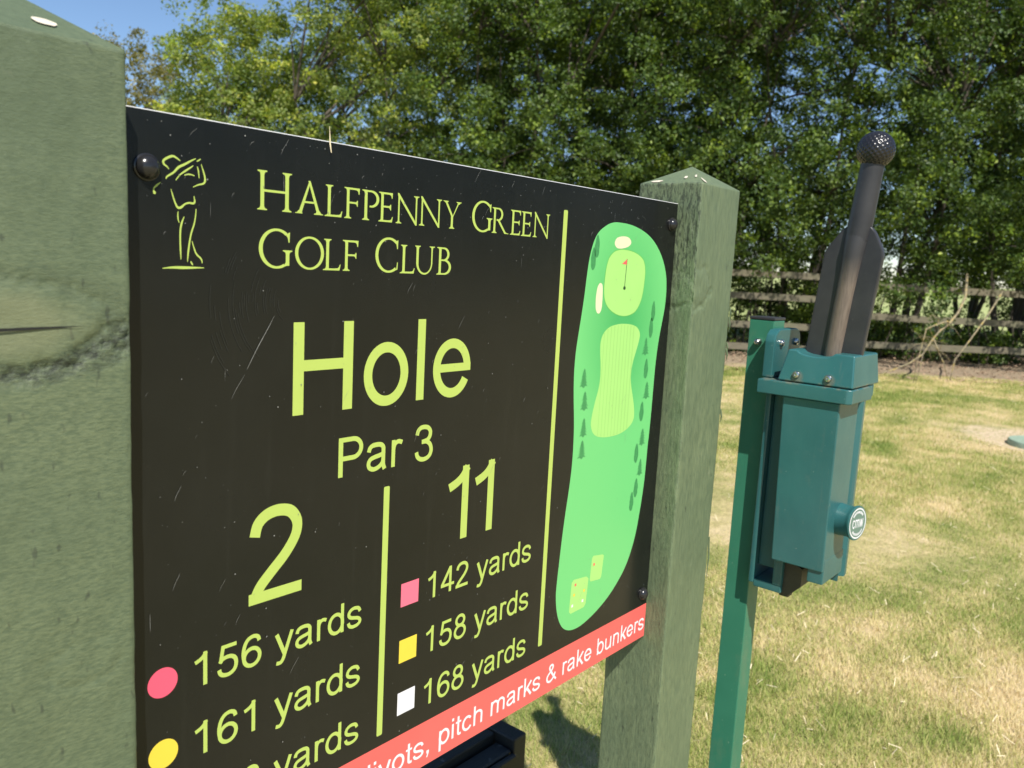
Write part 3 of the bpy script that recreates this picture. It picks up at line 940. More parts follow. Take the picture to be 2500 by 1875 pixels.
# ---- serif capitals of the club name (cap height 1000)
def serif_table():
    T = {}
    t, b = 26, 105
    def stem(x, w, y0=0, y1=1000, bot=(85, 85), top=(85, 85)):
        P = []
        l, r = bot
        L0, R0 = x - w / 2, x + w / 2
        if l or r:
            P += [(L0 - l, y0), (R0 + r, y0), (R0 + r, y0 + t), (R0 + r * 0.30, y0 + t + 22), (R0 + r * 0.06, y0 + t + 60), (R0, y0 + b + 20)]
        else: P += [(L0, y0), (R0, y0)]
        tl, tr = top
        if tl or tr:
            P += [(R0, y1 - b - 20), (R0 + tr * 0.06, y1 - t - 60), (R0 + tr * 0.30, y1 - t - 22), (R0 + tr, y1 - t), (R0 + tr, y1), (L0 - tl, y1), (L0 - tl, y1 - t), (L0 - tl * 0.30, y1 - t - 22), (L0 - tl * 0.06, y1 - t - 60), (L0, y1 - b - 20)]
        else: P += [(R0, y1), (L0, y1)]
        if l or r: P += [(L0, y0 + b + 20), (L0 - l * 0.06, y0 + t + 60), (L0 - l * 0.30, y0 + t + 22), (L0 - l, y0 + t)]
        return P
    def ring(cx, cy, rx, ry, wt, wn, a0=0, a1=360, n=44):
        """round stroke: thick on the flanks, thin at top and bottom"""
        pts = arc(cx, cy, rx, ry, a0, a1, n)
        ws = [wn + (wt - wn) * abs(cos(radians(a0 + (a1 - a0) * k / n))) ** 1.4 for k in range(n + 1)]
        return ('S', pts, ws)
    W, N_ = 108, 58
    T['H'] = [stem(138, W), stem(862, W), [(180, 465), (820, 465), (820, 525), (180, 525)]]
    T['A'] = [[(170, 26), (225, 45), (262, 90), (500, 1000), (535, 1000), (480, 870), (195, 60), (140, 26)] and [(118, 40), (235, 26), (548, 960), (505, 1015)],
              [(465, 1015), (545, 1015), (905, 70), (800, 40)], [(300, 330), (690, 330), (670, 388), (325, 388)],
              [(0, 0), (262, 0), (262, 24), (225, 50), (215, 120), (110, 90), (60, 30), (0, 24)], [(690, 0), (1040, 0), (1040, 24), (960, 40), (900, 120), (790, 120), (765, 45), (690, 24)]]
    T['L'] = [stem(135, W, bot=(110, 0)), [(120, 0), (600, 0), (640, 195), (610, 195), (575, 110), (520, 72), (400, 62), (150, 62)]]
    T['F'] = [stem(135, W, top=(100, 0)), [(120, 1000), (615, 1000), (600, 800), (572, 800), (545, 895), (500, 930), (420, 938), (150, 938)],
              [(150, 545), (470, 545), (515, 600), (540, 600), (540, 405), (512, 405), (480, 470), (430, 487), (150, 487)]]
    T['E'] = [stem(135, W, top=(100, 0), bot=(100, 0)), [(120, 1000), (590, 1000), (575, 810), (548, 810), (520, 900), (470, 932), (400, 938), (150, 938)],
              [(150, 548), (450, 548), (500, 605), (525, 605), (525, 405), (497, 405), (460, 470), (410, 488), (150, 488)],
              [(120, 0), (575, 0), (615, 190), (585, 190), (550, 108), (495, 72), (400, 62), (150, 62)]]
    T['P'] = [stem(138, W, top=(100, 0)), ('S', [(150, 968), (330, 968)] + arc(330, 715, 275, 253, 90, -100, 26), [56, 56] + [56 + 50 * abs(cos(radians(90 - 190 * k / 26))) for k in range(27)])]
    T['R'] = [stem(138, W, top=(100, 0)), ('S', [(150, 968), (330, 968)] + arc(330, 742, 235, 226, 90, -110, 26), [56, 56] + [56 + 50 * abs(cos(radians(90 - 200 * k / 26))) for k in range(27)]),
              [(285, 520), (410, 530), (800, 70), (870, 36), (985, 22), (985, 0), (740, 0)]]
    T['B'] = [stem(138, W, top=(100, 0), bot=(100, 0)), ('S', [(150, 968), (300, 968)] + arc(300, 750, 225, 218, 90, -90, 24) + [(150, 532)], [56, 56] + [56 + 48 * abs(cos(radians(90 - 180 * k / 24))) for k in range(25)] + [50]),
              ('S', [(150, 530), (330, 530)] + arc(330, 280, 290, 250, 90, -90, 24) + [(150, 30)], [50, 56] + [56 + 52 * abs(cos(radians(90 - 180 * k / 24))) for k in range(25)] + [56])]
    T['N'] = [stem(150, 62, top=(0, 0)), [(90, 1040), (150, 1040), (905, 60), (905, -25), (870, -25), (100, 960)], stem(895, 62, y0=-25, bot=(0, 0))]
    T['Y'] = [stem(480, W, y1=480, top=(0, 0)), [(428, 460), (534, 460), (190, 985), (85, 985)], [(480, 400), (534, 440), (855, 985), (785, 985)],
              [(0, 1000), (270, 1000), (270, 976), (215, 955), (195, 900), (95, 940), (50, 970), (0, 976)], [(690, 1000), (960, 1000), (960, 976), (900, 960), (850, 910), (770, 900), (755, 955), (690, 976)]]
    T['U'] = [('S', [(150, 980), (150, 420)] + arc(500, 400, 350, 395, 180, 360, 30) + [(850, 420), (850, 980)], [W, W] + [W - (W - 62) * (k / 30) - 24 * sin(pi * k / 30) for k in range(31)] + [62, 62]),
              [(20, 1000), (290, 1000), (290, 974), (225, 955), (204, 880), (96, 880), (80, 955), (20, 974)], [(720, 1000), (985, 1000), (985, 974), (905, 955), (881, 880), (819, 880), (800, 955), (720, 974)]]
    T['O'] = [ring(525, 500, 470, 482, W + 4, 62)]
    T['C'] = [ring(530, 500, 475, 482, W + 6, 60, 52, 308), [(800, 905), (905, 955), (895, 690), (865, 690), (840, 800), (790, 870)], [(790, 88), (850, 100), (880, 300), (910, 300), (900, 90), (810, 60)]]
    T['G'] = [ring(520, 500, 465, 482, W + 6, 60, 52, 300), [(800, 885), (915, 940), (905, 670), (875, 670), (850, 790), (800, 850)],
              stem(850, W, y0=70, y1=470, bot=(0, 0), top=(90, 90)), [(720, 45), (800, 55), (904, 100), (904, 160), (796, 160)]]
    return T
SER = serif_table()
SERW = {'H': 1000, 'A': 1040, 'L': 640, 'F': 615, 'P': 640, 'E': 620, 'N': 960, 'Y': 960, 'G': 985, 'R': 985, 'O': 1050, 'C': 960, 'U': 985, 'B': 680}
def put_serif(pr, ch, x0, x1, z, cap):
    sx = (x1 - x0) / SERW[ch]; sz = cap / 1000
    for it in SER[ch]:
        if isinstance(it, tuple):
            q = Print(); q.stroke(it[1], it[2])
            st0 = len(pr.V)
            y = -(pr.y + pr.step * (pr.k % 40)); pr.k += 1
            pr.V += [(x0 + vx * sx, y, ZG + z + (vz - ZG) * sz) for vx, _, vz in q.V]
            pr.F += [tuple(i + st0 for i in f) for f in q.F]
        else:
            pr.poly([(x0 + a * sx, z + b * sz) for a, b in it])
t_ = Print()
for ch, a, b, z, cap in (('H', -0.5862, -0.5583, -0.0543, 0.0270), ('A', -0.5551, -0.5304, -0.0543, 0.0234), ('L', -0.5284, -0.5127, -0.0545, 0.0231),
                         ('F', -0.5106, -0.4962, -0.0546, 0.0231), ('P', -0.4934, -0.4770, -0.0547, 0.0231), ('E', -0.4764, -0.4617, -0.0548, 0.0231),
                         ('N', -0.4595, -0.4346, -0.0549, 0.0231), ('N', -0.4337, -0.4081, -0.0550, 0.0231), ('Y', -0.4050, -0.3826, -0.0553, 0.0232),
                         ('G', -0.3683, -0.3413, -0.0556, 0.0272), ('R', -0.3412, -0.3176, -0.0556, 0.0231), ('E', -0.3150, -0.2997, -0.0558, 0.0231),
                         ('E', -0.2982, -0.2832, -0.0560, 0.0232), ('N', -0.2816, -0.2560, -0.0560, 0.0232)):
    put_serif(t_, ch, a, b, z, cap)
t_.build('club_name_lettering', M['lime'])
t_ = Print()
for ch, a, b, z, cap in (('G', -0.5848, -0.5573, -0.0943, 0.0275), ('O', -0.5547, -0.5290, -0.0944, 0.0236), ('L', -0.5290, -0.5132, -0.0946, 0.0233), ('F', -0.5110, -0.4963, -0.0946, 0.0234),
                         ('C', -0.4788, -0.4535, -0.0947, 0.0275), ('L', -0.4517, -0.4359, -0.0951, 0.0232), ('U', -0.4366, -0.4130, -0.0951, 0.0233), ('B', -0.4099, -0.3924, -0.0953, 0.0235)):
    put_serif(t_, ch, a, b, z, cap)
t_.build('club_name_lettering', M['lime'])

# ---- golfer emblem: brush strokes (x, z, width in 0.05 mm)
GOLFER = [
 [(-0.6423, -0.0286, 8), (-0.6447, -0.0271, 20), (-0.6475, -0.0262, 26), (-0.6511, -0.0278, 28), (-0.6536, -0.0299, 26), (-0.653, -0.032, 22), (-0.6512, -0.0331, 16), (-0.65, -0.0346, 8)],
 [(-0.6519, -0.0408, 10), (-0.6512, -0.0392, 18), (-0.6469, -0.0362, 24), (-0.6436, -0.0327, 28), (-0.6392, -0.0302, 26), (-0.6347, -0.0274, 18), (-0.6318, -0.0258, 10)],
 [(-0.6455, -0.0409, 10), (-0.6426, -0.0372, 16), (-0.6387, -0.0342, 22), (-0.6353, -0.0318, 16), (-0.6336, -0.0305, 10)],
 [(-0.6312, -0.0275, 10), (-0.63, -0.0268, 16), (-0.6284, -0.0257, 10)],
 [(-0.6397, -0.0371, 12), (-0.637, -0.0363, 18), (-0.6348, -0.0363, 14), (-0.6327, -0.0368, 10)],
 [(-0.6308, -0.0306, 8), (-0.6301, -0.033, 16), (-0.6298, -0.0355, 14), (-0.6295, -0.0381, 8)],
 [(-0.6281, -0.0289, 8), (-0.6268, -0.0326, 16), (-0.6257, -0.0361, 22), (-0.6254, -0.0392, 24), (-0.6266, -0.0411, 22), (-0.6303, -0.0423, 16), (-0.6338, -0.0441, 8)],
 [(-0.6554, -0.0432, 8), (-0.6579, -0.0452, 20), (-0.6598, -0.0471, 16), (-0.6600, -0.0488, 20), (-0.6595, -0.0501, 34), (-0.6592, -0.0508, 14)],
 [(-0.6488, -0.0467, 8), (-0.6476, -0.0507, 16), (-0.646, -0.0551, 20), (-0.6443, -0.0578, 26), (-0.6421, -0.0576, 28), (-0.6394, -0.0553, 20), (-0.6366, -0.0543, 22), (-0.6337, -0.0544, 24), (-0.6327, -0.0532, 22), (-0.6329, -0.0514, 14), (-0.6332, -0.0496, 8)],
 [(-0.6441, -0.0602, 8), (-0.6443, -0.0632, 16), (-0.644, -0.0657, 14), (-0.6434, -0.0674, 8)],
 [(-0.64, -0.0633, 8), (-0.6416, -0.0671, 22), (-0.6426, -0.0718, 22), (-0.6428, -0.078, 20), (-0.6426, -0.0853, 20), (-0.6424, -0.0908, 8)],
 [(-0.6318, -0.0578, 10), (-0.6321, -0.0617, 14), (-0.6331, -0.0673, 18), (-0.635, -0.0729, 20), (-0.6362, -0.0782, 20), (-0.6373, -0.0856, 22), (-0.6379, -0.0922, 8)],
 [(-0.6347, -0.0785, 8), (-0.6334, -0.0828, 16), (-0.6316, -0.0869, 20), (-0.6287, -0.0895, 20), (-0.6278, -0.0911, 16), (-0.6276, -0.0928, 8)],
 [(-0.6357, -0.0917, 10), (-0.635, -0.093, 20), (-0.6341, -0.0942, 10)],
 [(-0.6549, -0.0968, 8), (-0.6485, -0.0961, 26), (-0.6407, -0.096, 34), (-0.6328, -0.0958, 22), (-0.6262, -0.0957, 8)]]
t_ = Print()
for s_ in GOLFER:
    c_ = crom(s_, 5)
    t_.stroke([(p[0], p[1]) for p in c_], [max(p[2], 5) * 5.3e-5 for p in c_])
t_.build('golfer_emblem', M['lime'])

# ---- hole map
OUT = [(-0.1299, -0.0317), (-0.1024, -0.0328), (-0.0746, -0.0384), (-0.0512, -0.0483), (-0.031, -0.0645), (-0.0179, -0.084), (-0.0131, -0.1041), (-0.0135, -0.1262), (-0.0171, -0.1432), (-0.0208, -0.1601), (-0.0236, -0.1771), (-0.0256, -0.1993), (-0.0263, -0.2252), (-0.0266, -0.2496), (-0.0272, -0.267), (-0.0279, -0.2845), (-0.0290, -0.2980), (-0.0296, -0.3164), (-0.0306, -0.3412), (-0.033, -0.3622), (-0.0363, -0.383), (-0.0413, -0.4074), (-0.0485, -0.4273), (-0.0592, -0.4464), (-0.0741, -0.4621), (-0.0953, -0.4776), (-0.1206, -0.4895), (-0.1455, -0.4967), (-0.1621, -0.4981), (-0.1759, -0.4956), (-0.1872, -0.4892), (-0.1956, -0.4783), (-0.2015, -0.4634), (-0.2044, -0.4463), (-0.204, -0.4302), (-0.202, -0.4067), (-0.1994, -0.3785), (-0.1964, -0.3538), (-0.1932, -0.3324), (-0.1905, -0.3109), (-0.1893, -0.2893), (-0.1898, -0.2643), (-0.1915, -0.2456), (-0.1938, -0.2280), (-0.1957, -0.2098), (-0.1966, -0.1916), (-0.1957, -0.1722), (-0.1929, -0.153), (-0.1892, -0.1308), (-0.1863, -0.1101), (-0.1843, -0.091), (-0.1813, -0.0719), (-0.1756, -0.0555), (-0.1677, -0.0448), (-0.1553, -0.0374), (-0.1435, -0.0332)]
t_ = Print(y0=0.00006); t_.poly(crom(OUT, 3, True)); t_.build('map_rough', M['map_green'])
GREEN = [(-0.1161, -0.061), (-0.0984, -0.0621), (-0.0829, -0.0657), (-0.0714, -0.0717), (-0.0665, -0.082), (-0.0662, -0.0949), (-0.0681, -0.1095), (-0.0725, -0.1209), (-0.0815, -0.1305), (-0.0945, -0.1349), (-0.1091, -0.1356), (-0.1239, -0.1329), (-0.1384, -0.1264), (-0.1468, -0.1176), (-0.1499, -0.1054), (-0.1493, -0.0917), (-0.1474, -0.0796), (-0.143, -0.0704), (-0.1341, -0.064), (-0.1245, -0.0617)]
gc = (-0.108, -0.0985)
t_ = Print(y0=0.00012); t_.poly([(gc[0] + (x - gc[0]) * 1.022, gc[1] + (z - gc[1]) * 1.02) for x, z in crom(GREEN, 4, True)]); t_.build('map_green_rim', M['map_rim'])
t_ = Print(y0=0.00018); t_.poly(crom(GREEN, 4, True)); t_.build('map_green', M['map_light'])
for nm_, P_ in (('map_bunker', [(-0.1166, -0.0462), (-0.1063, -0.0473), (-0.101, -0.052), (-0.1051, -0.0565), (-0.1163, -0.0594), (-0.1276, -0.06), (-0.1336, -0.0571), (-0.1347, -0.0531), (-0.1313, -0.049), (-0.125, -0.0471)]),
                ('map_bunker', [(-0.1572, -0.099), (-0.1534, -0.1016), (-0.152, -0.113), (-0.1522, -0.1252), (-0.1542, -0.1305), (-0.1578, -0.1324), (-0.1615, -0.1304), (-0.164, -0.1251), (-0.1647, -0.1145), (-0.1632, -0.1048), (-0.1606, -0.1002)])):
    t_ = Print(y0=0.00012); t_.poly(crom(P_, 4, True)); t_.build(nm_, M['sand'])
FAIR = [(-0.102, -0.145), (-0.0869, -0.1463), (-0.0741, -0.1502), (-0.0675, -0.1578), (-0.0687, -0.1668), (-0.0733, -0.1782), (-0.079, -0.1927), (-0.0810, -0.2058), (-0.0785, -0.2193), (-0.0723, -0.2348), (-0.0675, -0.2505), (-0.0678, -0.2607), (-0.0749, -0.2683), (-0.088, -0.2734), (-0.1056, -0.2760), (-0.1289, -0.2753), (-0.1448, -0.272), (-0.1538, -0.2661), (-0.1581, -0.2568), (-0.1569, -0.2459), (-0.1524, -0.2306), (-0.1474, -0.2168), (-0.1456, -0.2044), (-0.1466, -0.1902), (-0.1492, -0.1745), (-0.1494, -0.1636), (-0.1448, -0.1545), (-0.1333, -0.1478), (-0.1166, -0.1451)]
fair = crom(FAIR, 4, True)
t_ = Print(y0=0.00012); t_.poly(fair); t_.build('map_fairway', M['map_light'])
def span(poly, x):
    zs = []
    for (a, b) in zip(poly, poly[1:] + poly[:1]):
        if (a[0] - x) * (b[0] - x) < 0:
            zs.append(a[1] + (b[1] - a[1]) * (x - a[0]) / (b[0] - a[0]))
    return (min(zs), max(zs)) if len(zs) >= 2 else None
t_ = Print(y0=0.00018)
x_ = -0.150
while x_ < -0.07:
    if -0.1455 < x_ < -0.081:
        r_ = span(fair, x_)
        if r_: t_.poly([(x_ - 0.0009, r_[0] + 0.001), (x_ + 0.0009, r_[0] + 0.001), (x_ + 0.0009, r_[1] - 0.001), (x_ - 0.0009, r_[1] - 0.001)])
    x_ += 0.0068
t_.build('map_mowing_stripes', M['map_stripe'])
t_ = Print(y0=0.00024); t_.stroke([(-0.1072, -0.0711), (-0.1087, -0.1034)], 0.0011); t_.poly(arc(-0.1087, -0.1039, 0.0026, 0.0021, 0, 360, 18)[:-1]); t_.build('map_flagpole', M['map_dark'])
t_ = Print(y0=0.00030); t_.poly([(-0.1074, -0.0712), (-0.1174, -0.0768), (-0.1074, -0.0774)]); t_.build('map_flag', M['red_strip'])
for P_ in ([(-0.1343, -0.4166), (-0.1143, -0.4197), (-0.112, -0.4216), (-0.1145, -0.4469), (-0.1171, -0.4496), (-0.137, -0.4475), (-0.1387, -0.445), (-0.1369, -0.4189)],
           [(-0.1714, -0.4361), (-0.1459, -0.4388), (-0.1415, -0.4425), (-0.1441, -0.4721), (-0.1473, -0.4759), (-0.1739, -0.4764), (-0.1769, -0.4733), (-0.1752, -0.4389)]):
    t_ = Print(y0=0.00012); t_.poly(P_); t_.build('map_tee', M['map_light'])
for (x, z), mt in zip([(-0.1319, -0.4277), (-0.1674, -0.4432), (-0.1491, -0.455), (-0.1691, -0.4551), (-0.1511, -0.467), (-0.1713, -0.4676)], ('red_strip', 'red_strip', 'yellow', 'yellow', 'white_print', 'white_print')):
    t_ = Print(y0=0.00018); t_.poly([(x - 0.0017, z - 0.0016), (x + 0.0017, z - 0.0016), (x + 0.0017, z + 0.0016), (x - 0.0017, z + 0.0016)]); t_.build('map_tee_marker', M[mt])
def fir(pr, x, z):
    w, h = 0.0078, 0.0108
    out_r = []
    n = 6
    for k in range(n):
        t0 = k / n
        zz = z + h - 2 * h * 0.93 * (k + 1) / n
        ww = w * (0.25 + 0.75 * (k + 1) / n)
        out_r += [(x + ww * (0.85 + 0.3 * rng.random()), zz), (x + ww * 0.42, zz + 0.0006)]
    left = [(2 * x - a + 0.0008 * (rng.random() - 0.5), b) for a, b in reversed(out_r)]
    pr.poly([(x, z + h)] + out_r + [(x + 0.0007, z - h), (x - 0.0007, z - h)] + left)
for x, z in [(-0.1773, -0.2028), (-0.1734, -0.2286), (-0.1721, -0.2588), (-0.052, -0.1733), (-0.0422, -0.2277), (-0.0442, -0.2858), (-0.1725, -0.2837), (-0.044, -0.3239)]:
    t_ = Print(y0=0.00018); fir(t_, x, z); t_.build('map_fir', M['map_tree'])
for x, z in [(-0.0405, -0.131), (-0.043, -0.151), (-0.0474, -0.2005), (-0.0501, -0.2532), (-0.1686, -0.0596), (-0.1743, -0.0731), (-0.0551, -0.3047), (-0.0502, -0.3493), (-0.0582, -0.3654)]:
    t_ = Print(y0=0.00018)
    P_ = []
    for k in range(22):
        a = 2 * pi * k / 22
        P_.append((x + 0.0043 * cos(a) * (1 - 0.25 * sin(a)) * (0.9 + 0.25 * rng.random()), z + 0.0122 * sin(a)))
    t_.poly(P_); t_.build('map_cypress', M['map_tree'])

# ---- wear on the print: scratches and specks
t_ = Print(y0=0.00062, step=0.000004)
def scr(x, z, dx, dz, w):
    n = 5
    t_.stroke([(x + dx * k / n, z + dz * k / n + 0.0006 * sin(k)) for k in range(n + 1)], [w * (0.25 + 0.75 * sin(pi * (k + 0.3) / (n + 0.6))) for k in range(n + 1)])
scr(-0.594, -0.166, 0.022, 0.038, 0.0005); scr(-0.606, -0.186, 0.010, 0.017, 0.00022)
for k in range(90):
    x = -0.668 + 0.62 * rng.random(); z = -0.012 - 0.48 * rng.random() ** 1.7
    a = radians(rng.choice([60, 62, 58, 65, 50, 90, 70])); ln = 0.003 + 0.012 * rng.random() ** 2
    scr(x, z, cos(a) * ln, sin(a) * ln, 0.00010 + 0.00016 * rng.random())
for k in range(420):
    x = -0.665 + 0.655 * rng.random(); z = -0.006 - 0.49 * rng.random() ** 1.9; r = 0.00018 + 0.00045 * rng.random() ** 3
    t_.poly([(x + r * cos(a) * (0.6 + 0.8 * rng.random()), z + r * sin(a)) for a in (0, 1.2, 2.4, 3.6, 4.9)])
o_ = t_.build('scratches', M['scratch']); o_['kind'] = 'stuff'
t_ = Print(y0=0.00050, step=0.000003)
for k in range(34):           # swirl of faint scuffs beside the heading
    r = 0.012 + 0.0015 * k
    a0 = radians(145 + 55 * rng.random()); a1 = a0 + radians(8 + 38 * rng.random() ** 2)
    pts = [(-0.555 + 1.15 * r * cos(a0 + (a1 - a0) * q / 8), -0.118 + 1.25 * r * sin(a0 + (a1 - a0) * q / 8)) for q in range(9)]
    t_.stroke(pts, 0.00022)
o_ = t_.build('scuffs', M['scratch_faint']); o_['kind'] = 'stuff'

# ---- bolt caps
def dome(name, x, z, r, parent):
    bm = bmesh.new()
    prof = [(r * 1.12, -0.0002), (r * 1.12, 0.0012), (r * 1.0, 0.0016)] + [(r * cos(a), 0.0016 + r * 0.78 * sin(a)) for a in [pi / 2 * k / 9 for k in range(1, 10)]]
    add_lathe(bm, prof, (x, 0, ZG + z), (0, -1, 0), 28)
    return bm_obj(name, bm, M['cap_black'], parent, auto=50)
for x, z in ((-0.6645, -0.0350), (-0.0125, -0.0262), (-0.0135, -0.4975), (-0.6645, -0.4975)):
    dome('bolt_cap', x, z, 0.0075, sign)
for x0, x1 in ((-0.6885, -0.645), (-0.045, -0.0002)):
    bm = bmesh.new(); add_box(bm, x0, x1, 0.0035, 0.040, ZG - 0.53, ZG - 0.012, 0.001, 1)
    bm_obj('batten', bm, M['post_v'], sign)

# dry stalk caught on the top edge
bm = bmesh.new()
add_tube(bm, [(-0.5262, -0.0030, ZG - 0.0085), (-0.5264, -0.0016, ZG - 0.002), (-0.5265, -0.0013, ZG + 0.004), (-0.5268, -0.0010, ZG + 0.0105)], [0.00035, 0.0006, 0.0004, 0.00015], 5)
o_ = bm_obj('grass_stalk', bm, M['straw'])
tag(o_, 'dry straw stalk stuck on the top edge of the black sign', 'grass stalk')

# ------------------------------------------------------------------ ball washer on its steel post
bw = empty('ball_washer', (0.215, -0.036, 0))
tag(bw, 'teal golf ball washer bolted to a green square steel post beside the sign', 'ball washer')
def Z(v): return ZG + v
bm = bmesh.new(); add_box(bm, 0.197, 0.235, -0.0542, -0.0180, -0.35, Z(-0.1430), 0.0018, 2)
post = bm_obj('post', bm, M['metal_post'], bw, auto=40)
bm = bmesh.new(); add_box(bm, 0.1965, 0.2355, -0.0547, -0.0175, Z(-0.1428), Z(-0.1390), 0.001, 2)
bm_obj('end_cap', bm, M['black_cap'], post, auto=40)

# body: front block with a notch, recessed neck, back flange with foot
bm = bmesh.new()
add_box(bm, 0.157, 0.232, -0.1690, -0.0985, Z(-0.4660), Z(-0.2390), 0.0022, 2, taper=(-0.001, 0, 0.001, -0.006))
add_box(bm, 0.160, 0.235, -0.1695, -0.1480, Z(-0.4840), Z(-0.4500), 0.002, 2)
add_box(bm, 0.190, 0.245, -0.1000, -0.0680, Z(-0.4900), Z(-0.2390), 0.001, 1)
add_prism(bm, [(0.2325, -0.1670), (0.2400, -0.1600), (0.2560, -0.1600), (0.2600, -0.1665), (0.2730, -0.1650), (0.2750, -0.1480), (0.2700, -0.1100), (0.2325, -0.1050)], 'z', Z(-0.4990), Z(-0.2390), 0.0012)
body = bm_obj('body', bm, M['teal'], bw, auto=40)
bm = bmesh.new()
add_box(bm, 0.1780, 0.2560, -0.0680, -0.0600, Z(-0.5150), Z(-0.2390), 0.0022, 2)
add_box(bm, 0.1785, 0.2550, -0.1080, -0.0675, Z(-0.5195), Z(-0.5080), 0.002, 2)
add_box(bm, 0.1770, 0.1860, -0.1085, -0.0950, Z(-0.5085), Z(-0.4640), 0.002, 2)
bm_obj('back_flange', bm, M['teal'], bw, auto=40)
# band
bm = bmesh.new()
add_prism(bm, [(0.1500, -0.0575), (0.1500, -0.1770), (0.1545, -0.1830), (0.2340, -0.1830), (0.2520, -0.1700), (0.2700, -0.1740), (0.2810, -0.1660), (0.2810, -0.0575)], 'z', Z(-0.2385), Z(-0.2195), 0.0018)
bm_obj('rim_band', bm, M['teal'], bw, auto=40)
# cap with a half round scoop in its top
def build_cap():
    bm = bmesh.new()
    yb0, yb1 = -0.1820, -0.0830
    n = 12
    def top(u):           # scoop profile along y
        yc, r = -0.128, 0.0245
        q = abs(u - yc) / r
        return -0.1765 - (0.0062 * (1 - q * q) ** 0.5 if q < 1 else 0)
    ys = [yb0 + 0.004] + [-0.1530 + 0.05 * k / n for k in range(n + 1)] + [yb1 - 0.008]
    xs0, xs1 = 0.1585, 0.2570
    A = [bm.verts.new((xs0 + 0.004, y, Z(top(y)))) for y in ys]
    B = [bm.verts.new((xs0 + 0.052, y, Z(top(y)))) for y in ys]
    B2 = [bm.verts.new((xs0 + 0.060, y, Z(-0.1765))) for y in ys]
    C = [bm.verts.new((xs1, y, Z(-0.1765))) for y in ys]
    f = []
    for a, b in ((A, B), (B, B2), (B2, C)):
        for k in range(len(ys) - 1):
            f.append(bm.faces.new((a[k], b[k], b[k + 1], a[k + 1])))
    lo = [bm.verts.new((0.1548, y, Z(-0.2185))) for y in (yb0, yb1)]
    hi = [bm.verts.new((0.2625, y, Z(-0.2185))) for y in (yb0, yb1)]
    f.append(bm.faces.new([lo[0], lo[1]] + A[::-1]))
    f.append(bm.faces.new([hi[1], hi[0]] + C))
    f.append(bm.faces.new([lo[0], A[0], B[0], B2[0], C[0], hi[0]]))
    f.append(bm.faces.new([lo[1], hi[1], C[-1], B2[-1], B[-1], A[-1]]))
    f.append(bm.faces.new([lo[0], hi[0], hi[1], lo[1]]))
    bmesh.ops.recalc_face_normals(bm, faces=f)
    eds = [e for e in bm.edges if len(e.link_faces) == 2 and e.calc_face_angle(0) > radians(40)]
    bmesh.ops.bevel(bm, geom=eds, offset=0.0024, segments=3, profile=0.5, affect='EDGES')
    return bm_obj('cap', bm, M['teal'], bw, auto=38)
cap_ = build_cap()
def screw(p, axis, r, parent, L=0.0035):
    bm = bmesh.new()
    add_lathe(bm, [(r, -0.001), (r, L * 0.45), (r * 0.86, L * 0.8), (r * 0.45, L), (r * 0.40, L * 0.55), (r * 0.05, L * 0.5)], p, axis, 20)
    bm_obj('screw', bm, M['steel'], parent, auto=40)
for y in (-0.1080, -0.1500):
    screw((0.1556, y, Z(-0.2085)), (-1, 0, 0.08), 0.0047, cap_)
# upper fixing ear
bm = bmesh.new()
ear = [(0.1700, Z(-0.2190)), (0.2620, Z(-0.2190)), (0.2620, Z(-0.170))] + [(0.2450 + 0.017 * cos(a), Z(-0.170) + 0.017 * sin(a)) for a in (0.5, 1.0, 1.57)] + [(0.1890 + 0.0190 * cos(a), Z(-0.1720) + 0.0190 * sin(a)) for a in (1.57, 2.0, 2.5, 3.0)]
add_prism(bm, ear, 'y', -0.0688, -0.0545, 0.002)
earo = bm_obj('fixing_ear', bm, M['teal'], bw, auto=40)
screw((0.1910, -0.0689, Z(-0.1720)), (0, -1, 0), 0.0050, earo, 0.0042)
screw((0.2420, -0.0689, Z(-0.1720)), (0, -1, 0), 0.0050, earo, 0.0042)
screw((0.1970, -0.0345, Z(-0.1740)), (-1, 0, 0), 0.0052, post, 0.009)
